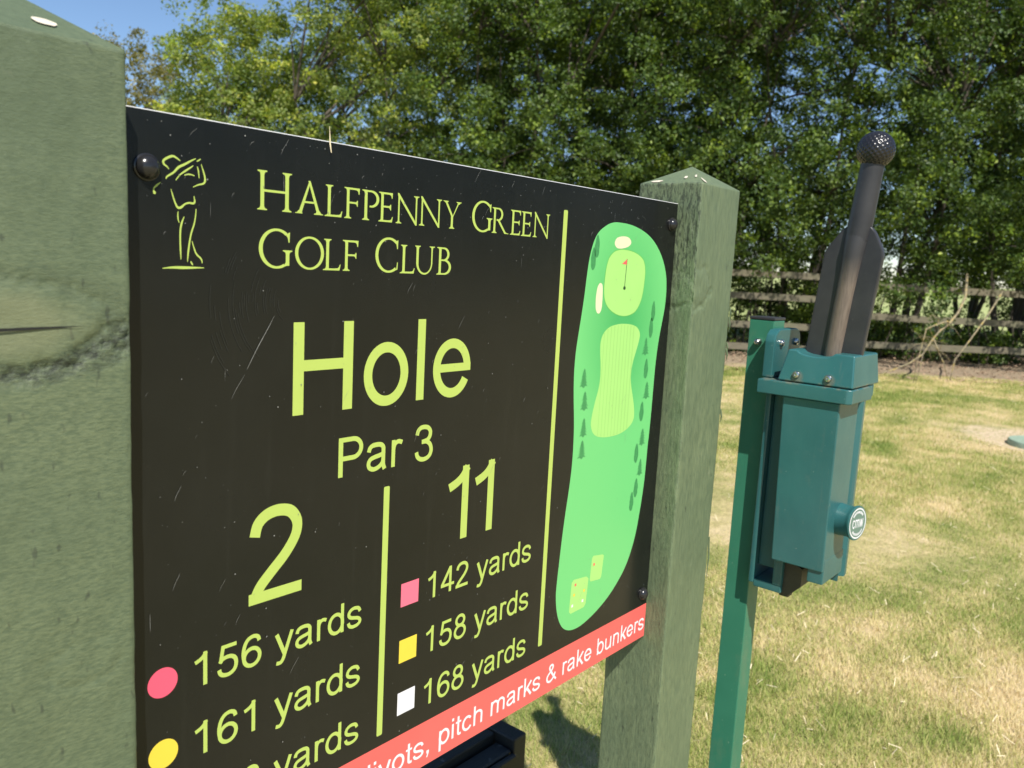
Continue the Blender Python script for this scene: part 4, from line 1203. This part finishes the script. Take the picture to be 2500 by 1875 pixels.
# round boss with its badge
BOSS = (0.2040, -0.1700, Z(-0.4010)); BAX = (-0.20, -1, 0.03)
bm = bmesh.new()
add_lathe(bm, [(0.0225, -0.008), (0.0215, 0.002), (0.0210, 0.008), (0.0210, 0.016), (0.0222, 0.0195), (0.0234, 0.0215), (0.0234, 0.0236), (0.0226, 0.0242)], BOSS, BAX, 44)
boss = bm_obj('boss', bm, M['teal'], bw, auto=40)
M['badge_dark'] = plain('badge green', (0.12, 0.20, 0.16), 0.4, 0.05, 60)
def build_badge():
    ax = Vector(BAX).normalized(); e1 = Vector((-ax.y, ax.x, 0)).normalized() * 1.0
    if e1.x < 0: e1 = -e1
    up = ax.cross(e1); up = up if up.z > 0 else -up; cc = Vector(BOSS) + ax * 0.0244
    def disc(name, r0, r1, mat, lift, n=40):
        V = []; F = []
        for k in range(n):
            a = 2 * pi * k / n
            for r in (r0, r1): V.append(cc + ax * lift + e1 * r * cos(a) + up * r * sin(a))
        if r0 == 0:
            V = [v for i, v in enumerate(V) if i % 2]; F = [tuple(range(n))]
        else:
            F = [(2 * k, 2 * k + 1, 2 * ((k + 1) % n) + 1, 2 * ((k + 1) % n)) for k in range(n)]
        mesh_obj(name, V, F, mat, boss)
    disc('badge', 0, 0.0220, M['badge_dark'], 0.00005)
    disc('badge_ring', 0.0190, 0.0207, M['white_print'], 0.00015)
    V = []; F = []
    x = -0.0136
    for ch in 'cmw':
        adv, sts = SANS[ch]
        for i, st in enumerate(sts):
            q = Print(); q.stroke(st[0], st[1] * 1.12, closed=(len(st) > 2 and st[2]))
            s0 = len(V)
            for vx, _, vz in q.V:
                V.append(cc + ax * (0.0002 + 0.00003 * i) + e1 * (x + vx * 1.32e-5) + up * ((vz - ZG) * 2.15e-5 - 0.0057))
            F += [tuple(j + s0 for j in f) for f in q.F]
        x += adv * 1.32e-5
    mesh_obj('badge_lettering', V, F, M['white_print'], boss)
    # bands of tiny lettering above and below, too small to read
    V = []; F = []
    for a0, a1, n in ((42, 138, 15), (222, 318, 13)):
        for k in range(n):
            a = radians(a0 + (a1 - a0) * k / (n - 1)); da = radians(2.4)
            s0 = len(V)
            for r, d in ((0.0136, -da), (0.0168, -da), (0.0168, da), (0.0136, da)):
                V.append(cc + ax * 0.0002 + e1 * r * cos(a + d) + up * r * sin(a + d))
            F.append((s0, s0 + 1, s0 + 2, s0 + 3))
    mesh_obj('badge_small_marks', V, F, M['white_print'], boss)
build_badge()
# drain bracket under the body
bm = bmesh.new()
add_prism(bm, [(-0.1330, Z(-0.4780)), (-0.1130, Z(-0.4700)), (-0.0950, Z(-0.4700)), (-0.0950, Z(-0.5180)), (-0.1150, Z(-0.5230)), (-0.1330, Z(-0.5040))], 'x', 0.185, 0.240, 0.0012)
add_box(bm, 0.200, 0.216, -0.112, -0.098, Z(-0.5300), Z(-0.5190), 0.001, 1)
bm_obj('drain_bracket', bm, M['drain'], bw, auto=40)

# ------------------------------------------------------------------ paddle (lifts out of the washer)
pd = empty('washer_paddle', (0.195, -0.142, Z(-0.19)))
tag(pd, 'black paddle with a dimpled ball knob standing in the teal ball washer', 'paddle')
PXc = 0.195
def lean_y(z):      # the paddle leans a little
    return -0.1405 - (z + 0.175) * 0.094
bm = bmesh.new()
hw = 0.0372
prof = [(-hw, -0.230), (-hw, -0.050), (-hw + 0.0015, -0.043), (-hw + 0.0060, -0.035), (-0.022, -0.020), (-0.0150, -0.0125),
        (0.0150, -0.0125), (0.022, -0.020), (hw - 0.0060, -0.035), (hw - 0.0015, -0.043), (hw, -0.050), (hw, -0.230)]
add_prism(bm, [(lean_y(z) - u, Z(z)) for u, z in prof], 'x', PXc - 0.0050, PXc + 0.0050, 0.0022)
bm_obj('blade', bm, M['paddle'], pd, auto=40)
bm = bmesh.new()
zs = [-0.030, -0.012, 0.02, 0.050, 0.066]
add_tube(bm, [(PXc, lean_y(z), Z(z)) for z in zs], [0.0152, 0.0152, 0.0148, 0.0145, 0.0145], 26)
bm_obj('handle', bm, M['paddle'], pd, auto=50)
bm = bmesh.new()
zs = [-0.215, -0.205, -0.19, -0.172, -0.10, -0.060, -0.040, -0.022]
rs = [0.0105, 0.0110, 0.0110, 0.0110, 0.0112, 0.0122, 0.0135, 0.0148]
add_tube(bm, [(PXc - (0.0 if z > -0.03 else 0.0035), lean_y(z), Z(z)) for z in zs], rs, 22)
bm_obj('worn_rib', bm, M['ridge'], pd, auto=50)
# knob: sphere with real dimples
def knob():
    bm = bmesh.new()
    bmesh.ops.create_icosphere(bm, subdivisions=6, radius=1.0)
    N = 300
    g = pi * (3 - 5 ** 0.5)
    pts = np.array([[cos(g * i) * (1 - (1 - 2 * (i + .5) / N) ** 2) ** .5, sin(g * i) * (1 - (1 - 2 * (i + .5) / N) ** 2) ** .5, 1 - 2 * (i + .5) / N] for i in range(N)])
    vs = bm.verts[:]
    co = np.array([v.co[:] for v in vs])
    dot = np.clip((co @ pts.T).max(1), -1, 1)
    ang = np.arccos(dot)
    r0 = 0.088
    dep = np.where(ang < r0, 0.034 * (1 - (ang / r0) ** 2), 0.0)
    c = Vector((PXc, lean_y(0.082), Z(0.0822)))
    for v, d in zip(vs, dep):
        v.co = c + Vector(v.co) * (0.0232 * (1 - d))
    return bm_obj('ball_knob', bm, plain('knob plastic', (0.016, 0.016, 0.019), 0.26, 0.1, 90), pd, smooth=True)
knob()

# ------------------------------------------------------------------ black timber box behind the sign
bx = empty('timber_box', (-0.2, 0.29, 0))
tag(bx, 'low black stained timber box with a raised rim standing behind the sign', 'box')
hB = 0.42
bm = bmesh.new(); add_box(bm, -0.62, 0.064, 0.262, 0.296, 0.02, hB - 0.008, 0.003, 1); bm_obj('core_panel', bm, M['black_wood'], bx)
bm = bmesh.new(); add_box(bm, -0.62, 0.064, 0.300, 0.322, 0.0, hB + 0.006, 0.003, 2); bm_obj('back_board', bm, M['black_wood'], bx)
bm = bmesh.new(); add_box(bm, 0.067, 0.099, 0.260, 0.323, 0.0, hB + 0.008, 0.003, 2); bm_obj('end_cheek', bm, M['black_wood'], bx)
bm = bmesh.new(); add_box(bm, -0.655, -0.623, 0.260, 0.323, 0.0, hB + 0.008, 0.003, 2); bm_obj('end_cheek', bm, M['black_wood'], bx)
for k in range(3):
    bm = bmesh.new(); add_box(bm, -0.62, 0.064, 0.250, 0.2605, 0.02 + k * 0.132, 0.145 + k * 0.132, 0.003, 1); bm_obj('front_board', bm, M['black_wood'], bx)

# ------------------------------------------------------------------ valve cover in its bare patch
bm = bmesh.new()
add_lathe(bm, [(0.25, -0.05), (0.25, 0.030), (0.243, 0.042), (0.225, 0.045), (0.215, 0.041), (0.02, 0.047)], (6.55, 0.325, 0), (0, 0, 1), 48)
vc = bm_obj('valve_cover', bm, M['cover'], auto=35)
tag(vc, 'round faded green irrigation cover set in bare soil on the lawn', 'cover')

# ------------------------------------------------------------------ post and rail fence
fence = empty('rail_fence', lay(12.0, 2.0))
tag(fence, 'weathered post and rail fence in the shade under the hedge', 'fence')
def beam(name, p, q, w, h, parent, seed):
    p, q = Vector(p), Vector(q)
    d = (q - p).normalized(); side = d.cross(Vector((0, 0, 1))).normalized(); up = side.cross(d)
    bm = bmesh.new(); n = 8; rings = []
    for k in range(n + 1):
        c = p.lerp(q, k / n)
        c = c + up * 0.012 * noise.noise((k * 0.6, seed, 0)) + side * 0.008 * noise.noise((k * 0.6, seed, 5))
        rings.append([bm.verts.new(c + side * a * w / 2 + up * b * h / 2) for a, b in ((-1, -1), (1, -1), (1, 1), (-1, 1))])
    for k in range(n):
        for j in range(4): bm.faces.new((rings[k][j], rings[k][(j + 1) % 4], rings[k + 1][(j + 1) % 4], rings[k + 1][j]))
    bm.faces.new(rings[0][::-1]); bm.faces.new(rings[-1])
    bmesh.ops.recalc_face_normals(bm, faces=bm.faces[:])
    return bm_obj(name, bm, M['fence'], parent)
bays = [(-8.8, -5.9), (-5.9, -3.0), (-3.0, -0.1), (-0.1, 2.6), (2.6, 5.1), (5.1, 7.9), (7.9, 10.7)]
FD = 12.2
for i, (s0, s1) in enumerate(bays):
    hs = (0.15, 0.47, 0.88, 1.20) if s1 < 5.2 else (0.02, 0.27, 0.68, 1.11)
    for k, h in enumerate(hs):
        if h < 0.1: continue
        j = 0.02 * rng.random()
        beam('rail', lay(FD - 0.05, s0 - 0.06, h + j), lay(FD - 0.05, s1 + 0.06, h + 0.02 * rng.random()), 0.038, 0.095, fence, i * 7 + k)
for s in [b[0] for b in bays] + [bays[-1][1]]:
    beam('post', lay(FD + 0.03, s, -0.2), lay(FD + 0.03, s + 0.01, 1.34), 0.10, 0.11, fence, s)

# ------------------------------------------------------------------ trees of the hedge
def leaf_mesh(name, C, R, nper, size, mat, parent, seed, outc):
    """leaves scattered in blobs: C centres (k,3), R radii; outc = crown centre for outward lean"""
    g = np.random.default_rng(seed)
    idx = np.repeat(np.arange(len(C)), nper)
    n = len(idx)
    v = g.normal(size=(n, 3)); v /= np.linalg.norm(v, axis=1)[:, None]
    rad = g.random(n) ** 0.45
    P = C[idx] + v * (R[idx] * rad)[:, None] * np.array([1, 1, 0.72])
    out = P - outc; out /= np.linalg.norm(out, axis=1)[:, None] + 1e-6
    nrm = g.normal(size=(n, 3)) * 0.75 + out * 0.45 + np.array([0, 0, 0.55])
    nrm /= np.linalg.norm(nrm, axis=1)[:, None]
    t = g.normal(size=(n, 3)); t -= nrm * (t * nrm).sum(1)[:, None]; t /= np.linalg.norm(t, axis=1)[:, None]
    b = np.cross(nrm, t)
    L = size * (0.6 + 0.8 * g.random(n))[:, None]; W = L * 0.62
    fold = nrm * L * 0.16
    V = np.zeros((n, 4, 3))
    V[:, 0] = P - t * L * 0.5
    V[:, 1] = P + b * W * 0.5 + fold + t * L * 0.05
    V[:, 2] = P + t * L * 0.5
    V[:, 3] = P - b * W * 0.5 + fold + t * L * 0.05
    base = np.arange(n)[:, None] * 4
    F = np.concatenate([base + np.array([0, 1, 2]), base + np.array([0, 2, 3])], 0)
    return fast_mesh(name, V.reshape(-1, 3), F, mat, parent)

def build_tree(base, height, rx, ry, zlow, seed, mat, label, nclump, nleaf, leaf=0.05, group='trees of the hedge', lean=0.0, density_low=1.0):
    g = np.random.default_rng(seed); r = random.Random(seed)
    root = empty('hawthorn_tree', base)
    tag(root, label, 'tree', group)
    base = Vector(base)
    zc = (height + zlow) / 2; rz = (height - zlow) / 2
    cc = np.array([base.x + RT.x * lean, base.y + RT.y * lean, zc])
    # clump centres: filled ellipsoid weighted to the outside, with lumpy radius
    C = []; 
    while len(C) < nclump:
        v = g.normal(size=3); v /= np.linalg.norm(v)
        lump = 1 + 0.30 * noise.noise((v[0] * 2.2 + seed, v[1] * 2.2, v[2] * 2.2)) + 0.16 * noise.noise((v[0] * 5 + seed, v[1] * 5, v[2] * 5))
        q = g.random() ** 0.42 * lump
        p = v * q
        pz = math.copysign(abs(p[2]) ** 0.72, p[2])
        w = cc + RT_np * p[0] * rx + FW_np * p[1] * ry + np.array([0, 0, pz * rz])
        if w[2] < zlow * 0.55 or w[2] < 0.35: continue
        C.append(w)
    C = np.array(C)
    # trunk and limbs as one woody frame
    bm = bmesh.new()
    nst = r.randint(3, 5)
    stems = []
    for k in range(nst):
        a = 2 * pi * k / nst + r.random()
        p = [base + Vector((0.10 * cos(a), 0.10 * sin(a), -0.15))]
        d = Vector((0.20 * cos(a), 0.20 * sin(a), 1.0))
        L = height * (0.48 + 0.20 * r.random())
        for j in range(7):
            d = (d + Vector((r.uniform(-.15, .15), r.uniform(-.15, .15), 0.05))).normalized()
            p.append(p[-1] + d * L / 7)
        r0 = 0.045 + 0.035 * r.random()
        add_tube(bm, p, [r0 * (1 - 0.88 * j / 7) for j in range(8)], 7, cap=False)
        stems.append(p)
    # limbs out to a share of the clumps
    sel = g.choice(len(C), size=min(len(C), 70), replace=False)
    for i in sel:
        tgt = Vector(C[i])
        st = stems[r.randrange(nst)]
        cand = [q for q in st[1:] if q.z < tgt.z + 0.2]
        s = min(cand, key=lambda q: (q - tgt).length) if cand else st[1]
        mid = s.lerp(tgt, 0.5) + Vector((r.uniform(-.2, .2), r.uniform(-.2, .2), r.uniform(-.05, .25)))
        ln = (tgt - s).length
        add_tube(bm, [s, s.lerp(mid, 0.5) + Vector((0, 0, 0.04)), mid, mid.lerp(tgt, 0.55) + Vector((r.uniform(-.08, .08), r.uniform(-.08, .08), 0.03)), tgt], [0.006 + 0.006 * ln, 0.005 + 0.005 * ln, 0.005 + 0.003 * ln, 0.004, 0.002], 5, cap=False)
    bm_obj('trunk', bm, M['bark'], root, smooth=True)
    R = 0.10 + 0.20 * g.random(len(C))
    nper = np.maximum(6, (nleaf * (R / R.mean()) ** 1.6 * (0.35 + 1.2 * g.random(len(C)))).astype(int))
    leaf_mesh('crown', C, R, nper, leaf, mat, root, seed + 1, cc)
    return root
RT_np = np.array(RT); FW_np = np.array(FW)

TREES = [
    # d, s, height, rx, ry, zlow, mat, clumps, label
    (14.2, -4.50, 5.1, 1.60, 1.9, 0.2, 'leaf_sunlit', 760, 'low sunlit hawthorn tree at the open end of the hedge beside the sky'),
    (14.2, -2.45, 7.6, 1.75, 2.8, 0.2, 'leaf_sunlit', 820, 'tall sunlit hawthorn tree rising behind the middle of the sign'),
    (14.2, -0.45, 7.8, 1.75, 3.4, 0.2, 'leaf', 860, 'dense green hawthorn tree rising above the sign title'),
    (14.3, 1.35, 8.0, 1.70, 3.8, 0.2, 'leaf', 860, 'dark hawthorn tree with sky gaps rising above the hole map'),
    (14.2, 3.05, 8.0, 1.70, 4.2, 0.3, 'leaf', 900, 'hawthorn tree rising behind the far timber sign post'),
    (14.3, 4.80, 8.2, 1.70, 4.3, 0.4, 'leaf', 900, 'hawthorn tree rising behind the black paddle knob'),
    (14.2, 6.60, 8.0, 1.75, 4.3, 0.75, 'leaf', 820, 'hawthorn tree with sky gaps standing past the paddle above the fence'),
    (14.3, 8.45, 8.2, 1.80, 4.3, 0.75, 'leaf', 900, 'hawthorn tree with drooping sprays above the dead branch'),
    (14.5, 10.50, 8.0, 1.90, 4.2, 0.6, 'leaf', 820, 'hawthorn tree at the end of the fence past the dead branch'),
]
roots = []
for i, (d, s, h, rx, ry, zl, mt, nc, lb) in enumerate(TREES):
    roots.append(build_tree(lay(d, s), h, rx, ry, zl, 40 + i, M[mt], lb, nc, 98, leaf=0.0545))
# a clump of trees across the course, mirrored in the glossy panel
def copy_tree(src, loc, label, group):
    c = src.copy(); col.objects.link(c); c.location = loc
    c['label'] = label; c['group'] = group
    for ch in src.children:
        k = ch.copy(); col.objects.link(k); k.parent = c
    return c
for k, (hd, dist) in enumerate(((-24, 30), (-31, 28), (-38, 29), (-45, 31), (-52, 29), (-60, 31), (-68, 30))):
    copy_tree(roots[2 + k % 6], ORI + Vector((cos(radians(hd)) * dist, sin(radians(hd)) * dist, 0)), 'tree in the belt across the course, seen only as a reflection in the sign', 'trees across the course')
for k, (d, s) in enumerate(((18.6, -3.0), (18.4, -0.6), (18.8, 1.8), (18.4, 4.0), (18.9, 10.2), (18.6, 12.6))):
    copy_tree(roots[(1, 2, 3, 4, 7, 8)[k]], lay(d, s), 'hawthorn tree of the back row, glimpsed through gaps in the front row', 'back row of the hedge')
build_tree(lay(21.0, -9.2), 6.4, 2.1, 1.8, 0.3, 90, M['leaf_brown'], 'brownish tree far behind the near timber post', 640, 48, leaf=0.07, group='trees far beyond the hedge')

def build_bush(d, s, top, rx, seed, label, n=150):
    g = np.random.default_rng(seed)
    base = lay(d, s)
    root = empty('bramble_bush', base)
    tag(root, label, 'bush', 'brambles behind the fence')
    u = g.random(n) * 2 - 1
    v = g.random(n) * 2 - 1
    z = top * g.random(n) ** 0.8 * (1 - 0.35 * np.abs(u))
    C = np.stack([base.x + RT.x * u * rx + FW.x * v * 0.55, base.y + RT.y * u * rx + FW.y * v * 0.55, np.maximum(z, 0.06)], 1)
    R = 0.09 + 0.10 * g.random(n)
    leaf_mesh('leaves', C, R, np.full(n, 34), 0.055, M['leaf'], root, seed + 1, np.array([base.x, base.y, 0.0]))
    bm = bmesh.new()
    r = random.Random(seed)
    for k in range(26):
        p = lay(d + r.uniform(-.4, .4), s + r.uniform(-rx, rx), -0.05)
        h = top * r.uniform(0.8, 1.5)
        q = p + Vector((r.uniform(-.25, .25), r.uniform(-.25, .25), h))
        add_tube(bm, [p, p.lerp(q, 0.5) + Vector((r.uniform(-.08, .08), r.uniform(-.08, .08), 0)), q], [0.014, 0.011, 0.005], 5, cap=False)
    bm_obj('stems', bm, M['bark'], root, smooth=True)
BUSH = [(-4.2, 1.5, 'bramble bush at the foot of the low hawthorn by the open end'), (-2.0, 1.6, 'bramble bush at the foot of the tall sunlit hawthorn'), (0.2, 1.6, 'bramble bush behind the fence and the sign title'),
        (2.2, 1.55, 'bramble bush behind the fence below the hole map hawthorn'), (3.7, 1.45, 'tall bramble bush filling the fence between far sign post and paddle'), (5.1, 1.0, 'bramble bush behind the fence and the black paddle'),
        (6.7, 0.66, 'low bramble bush under the field gap past the paddle'), (8.2, 0.62, 'low bramble bush behind the fence and the dead branch'), (9.9, 0.95, 'bramble bush at the end of the fence')]
for k, (s_, tp, lb) in enumerate(BUSH):
    build_bush(13.25, s_, tp, 1.0, 300 + k, lb, 190 if tp > 0.8 else 110)

# ------------------------------------------------------------------ dead branch leaning out of the hedge
def dead_branch():
    o = lay(9.75, 4.6)
    root_p = []
    bm = bmesh.new()
    def tw(pts, r0, r1):
        n = len(pts)
        P = [lay(d, s, z) for d, s, z in pts]
        add_tube(bm, P, [0.68 * (r0 + (r1 - r0) * k / (n - 1)) for k in range(n)], 6)
    tw([(11.3, 6.05, 1.35), (10.9, 5.85, 1.05), (10.6, 5.62, 0.85), (10.4, 5.42, 0.72), (10.2, 5.22, 0.64), (10.1, 5.10, 0.55)], 0.028, 0.018)
    tw([(10.4, 5.42, 0.72), (10.2, 5.30, 0.76), (10.1, 5.12, 0.72), (10.0, 4.95, 0.66), (9.95, 4.90, 0.48), (9.9, 4.84, 0.25), (9.85, 4.80, 0.02)], 0.015, 0.007)
    tw([(10.1, 5.10, 0.55), (9.95, 4.92, 0.36), (9.85, 4.72, 0.25), (9.7, 4.45, 0.17), (9.55, 4.18, 0.12), (9.45, 3.98, 0.07)], 0.016, 0.006)
    tw([(10.1, 5.10, 0.55), (10.0, 5.14, 0.38), (9.95, 5.20, 0.24), (9.9, 5.24, 0.05)], 0.015, 0.006)
    tw([(9.95, 4.92, 0.36), (9.85, 4.86, 0.2), (9.8, 4.80, 0.0)], 0.010, 0.005)
    tw([(10.2, 5.22, 0.64), (10.1, 5.12, 0.80), (10.05, 5.02, 0.83), (10.0, 4.92, 0.76)], 0.008, 0.003)
    tw([(11.2, 6.5, 1.15), (10.8, 6.1, 0.8), (10.5, 5.75, 0.5), (10.3, 5.5, 0.28), (10.2, 5.42, 0.03)], 0.020, 0.008)
    r = random.Random(5)
    for k in range(16):
        d, s, z = r.choice([(10.1, 5.1, 0.55), (9.95, 4.92, 0.5), (9.85, 4.72, 0.25), (10.2, 5.3, 0.72), (10.0, 5.14, 0.38)])
        dd, ds, dz = r.uniform(-.15, .05), r.uniform(-.3, .25), r.uniform(-.22, .2)
        tw([(d, s, z), (d + dd * .5, s + ds * .5, max(0.02, z + dz * .5 + .03)), (d + dd, s + ds, max(0.01, z + dz))], 0.006, 0.002)
    b = bm_obj('dead_branch', bm, M['lichen'], smooth=True)
    tag(b, 'bare dead branch with yellow lichen leaning from the hedge to the ground', 'branch')
dead_branch()
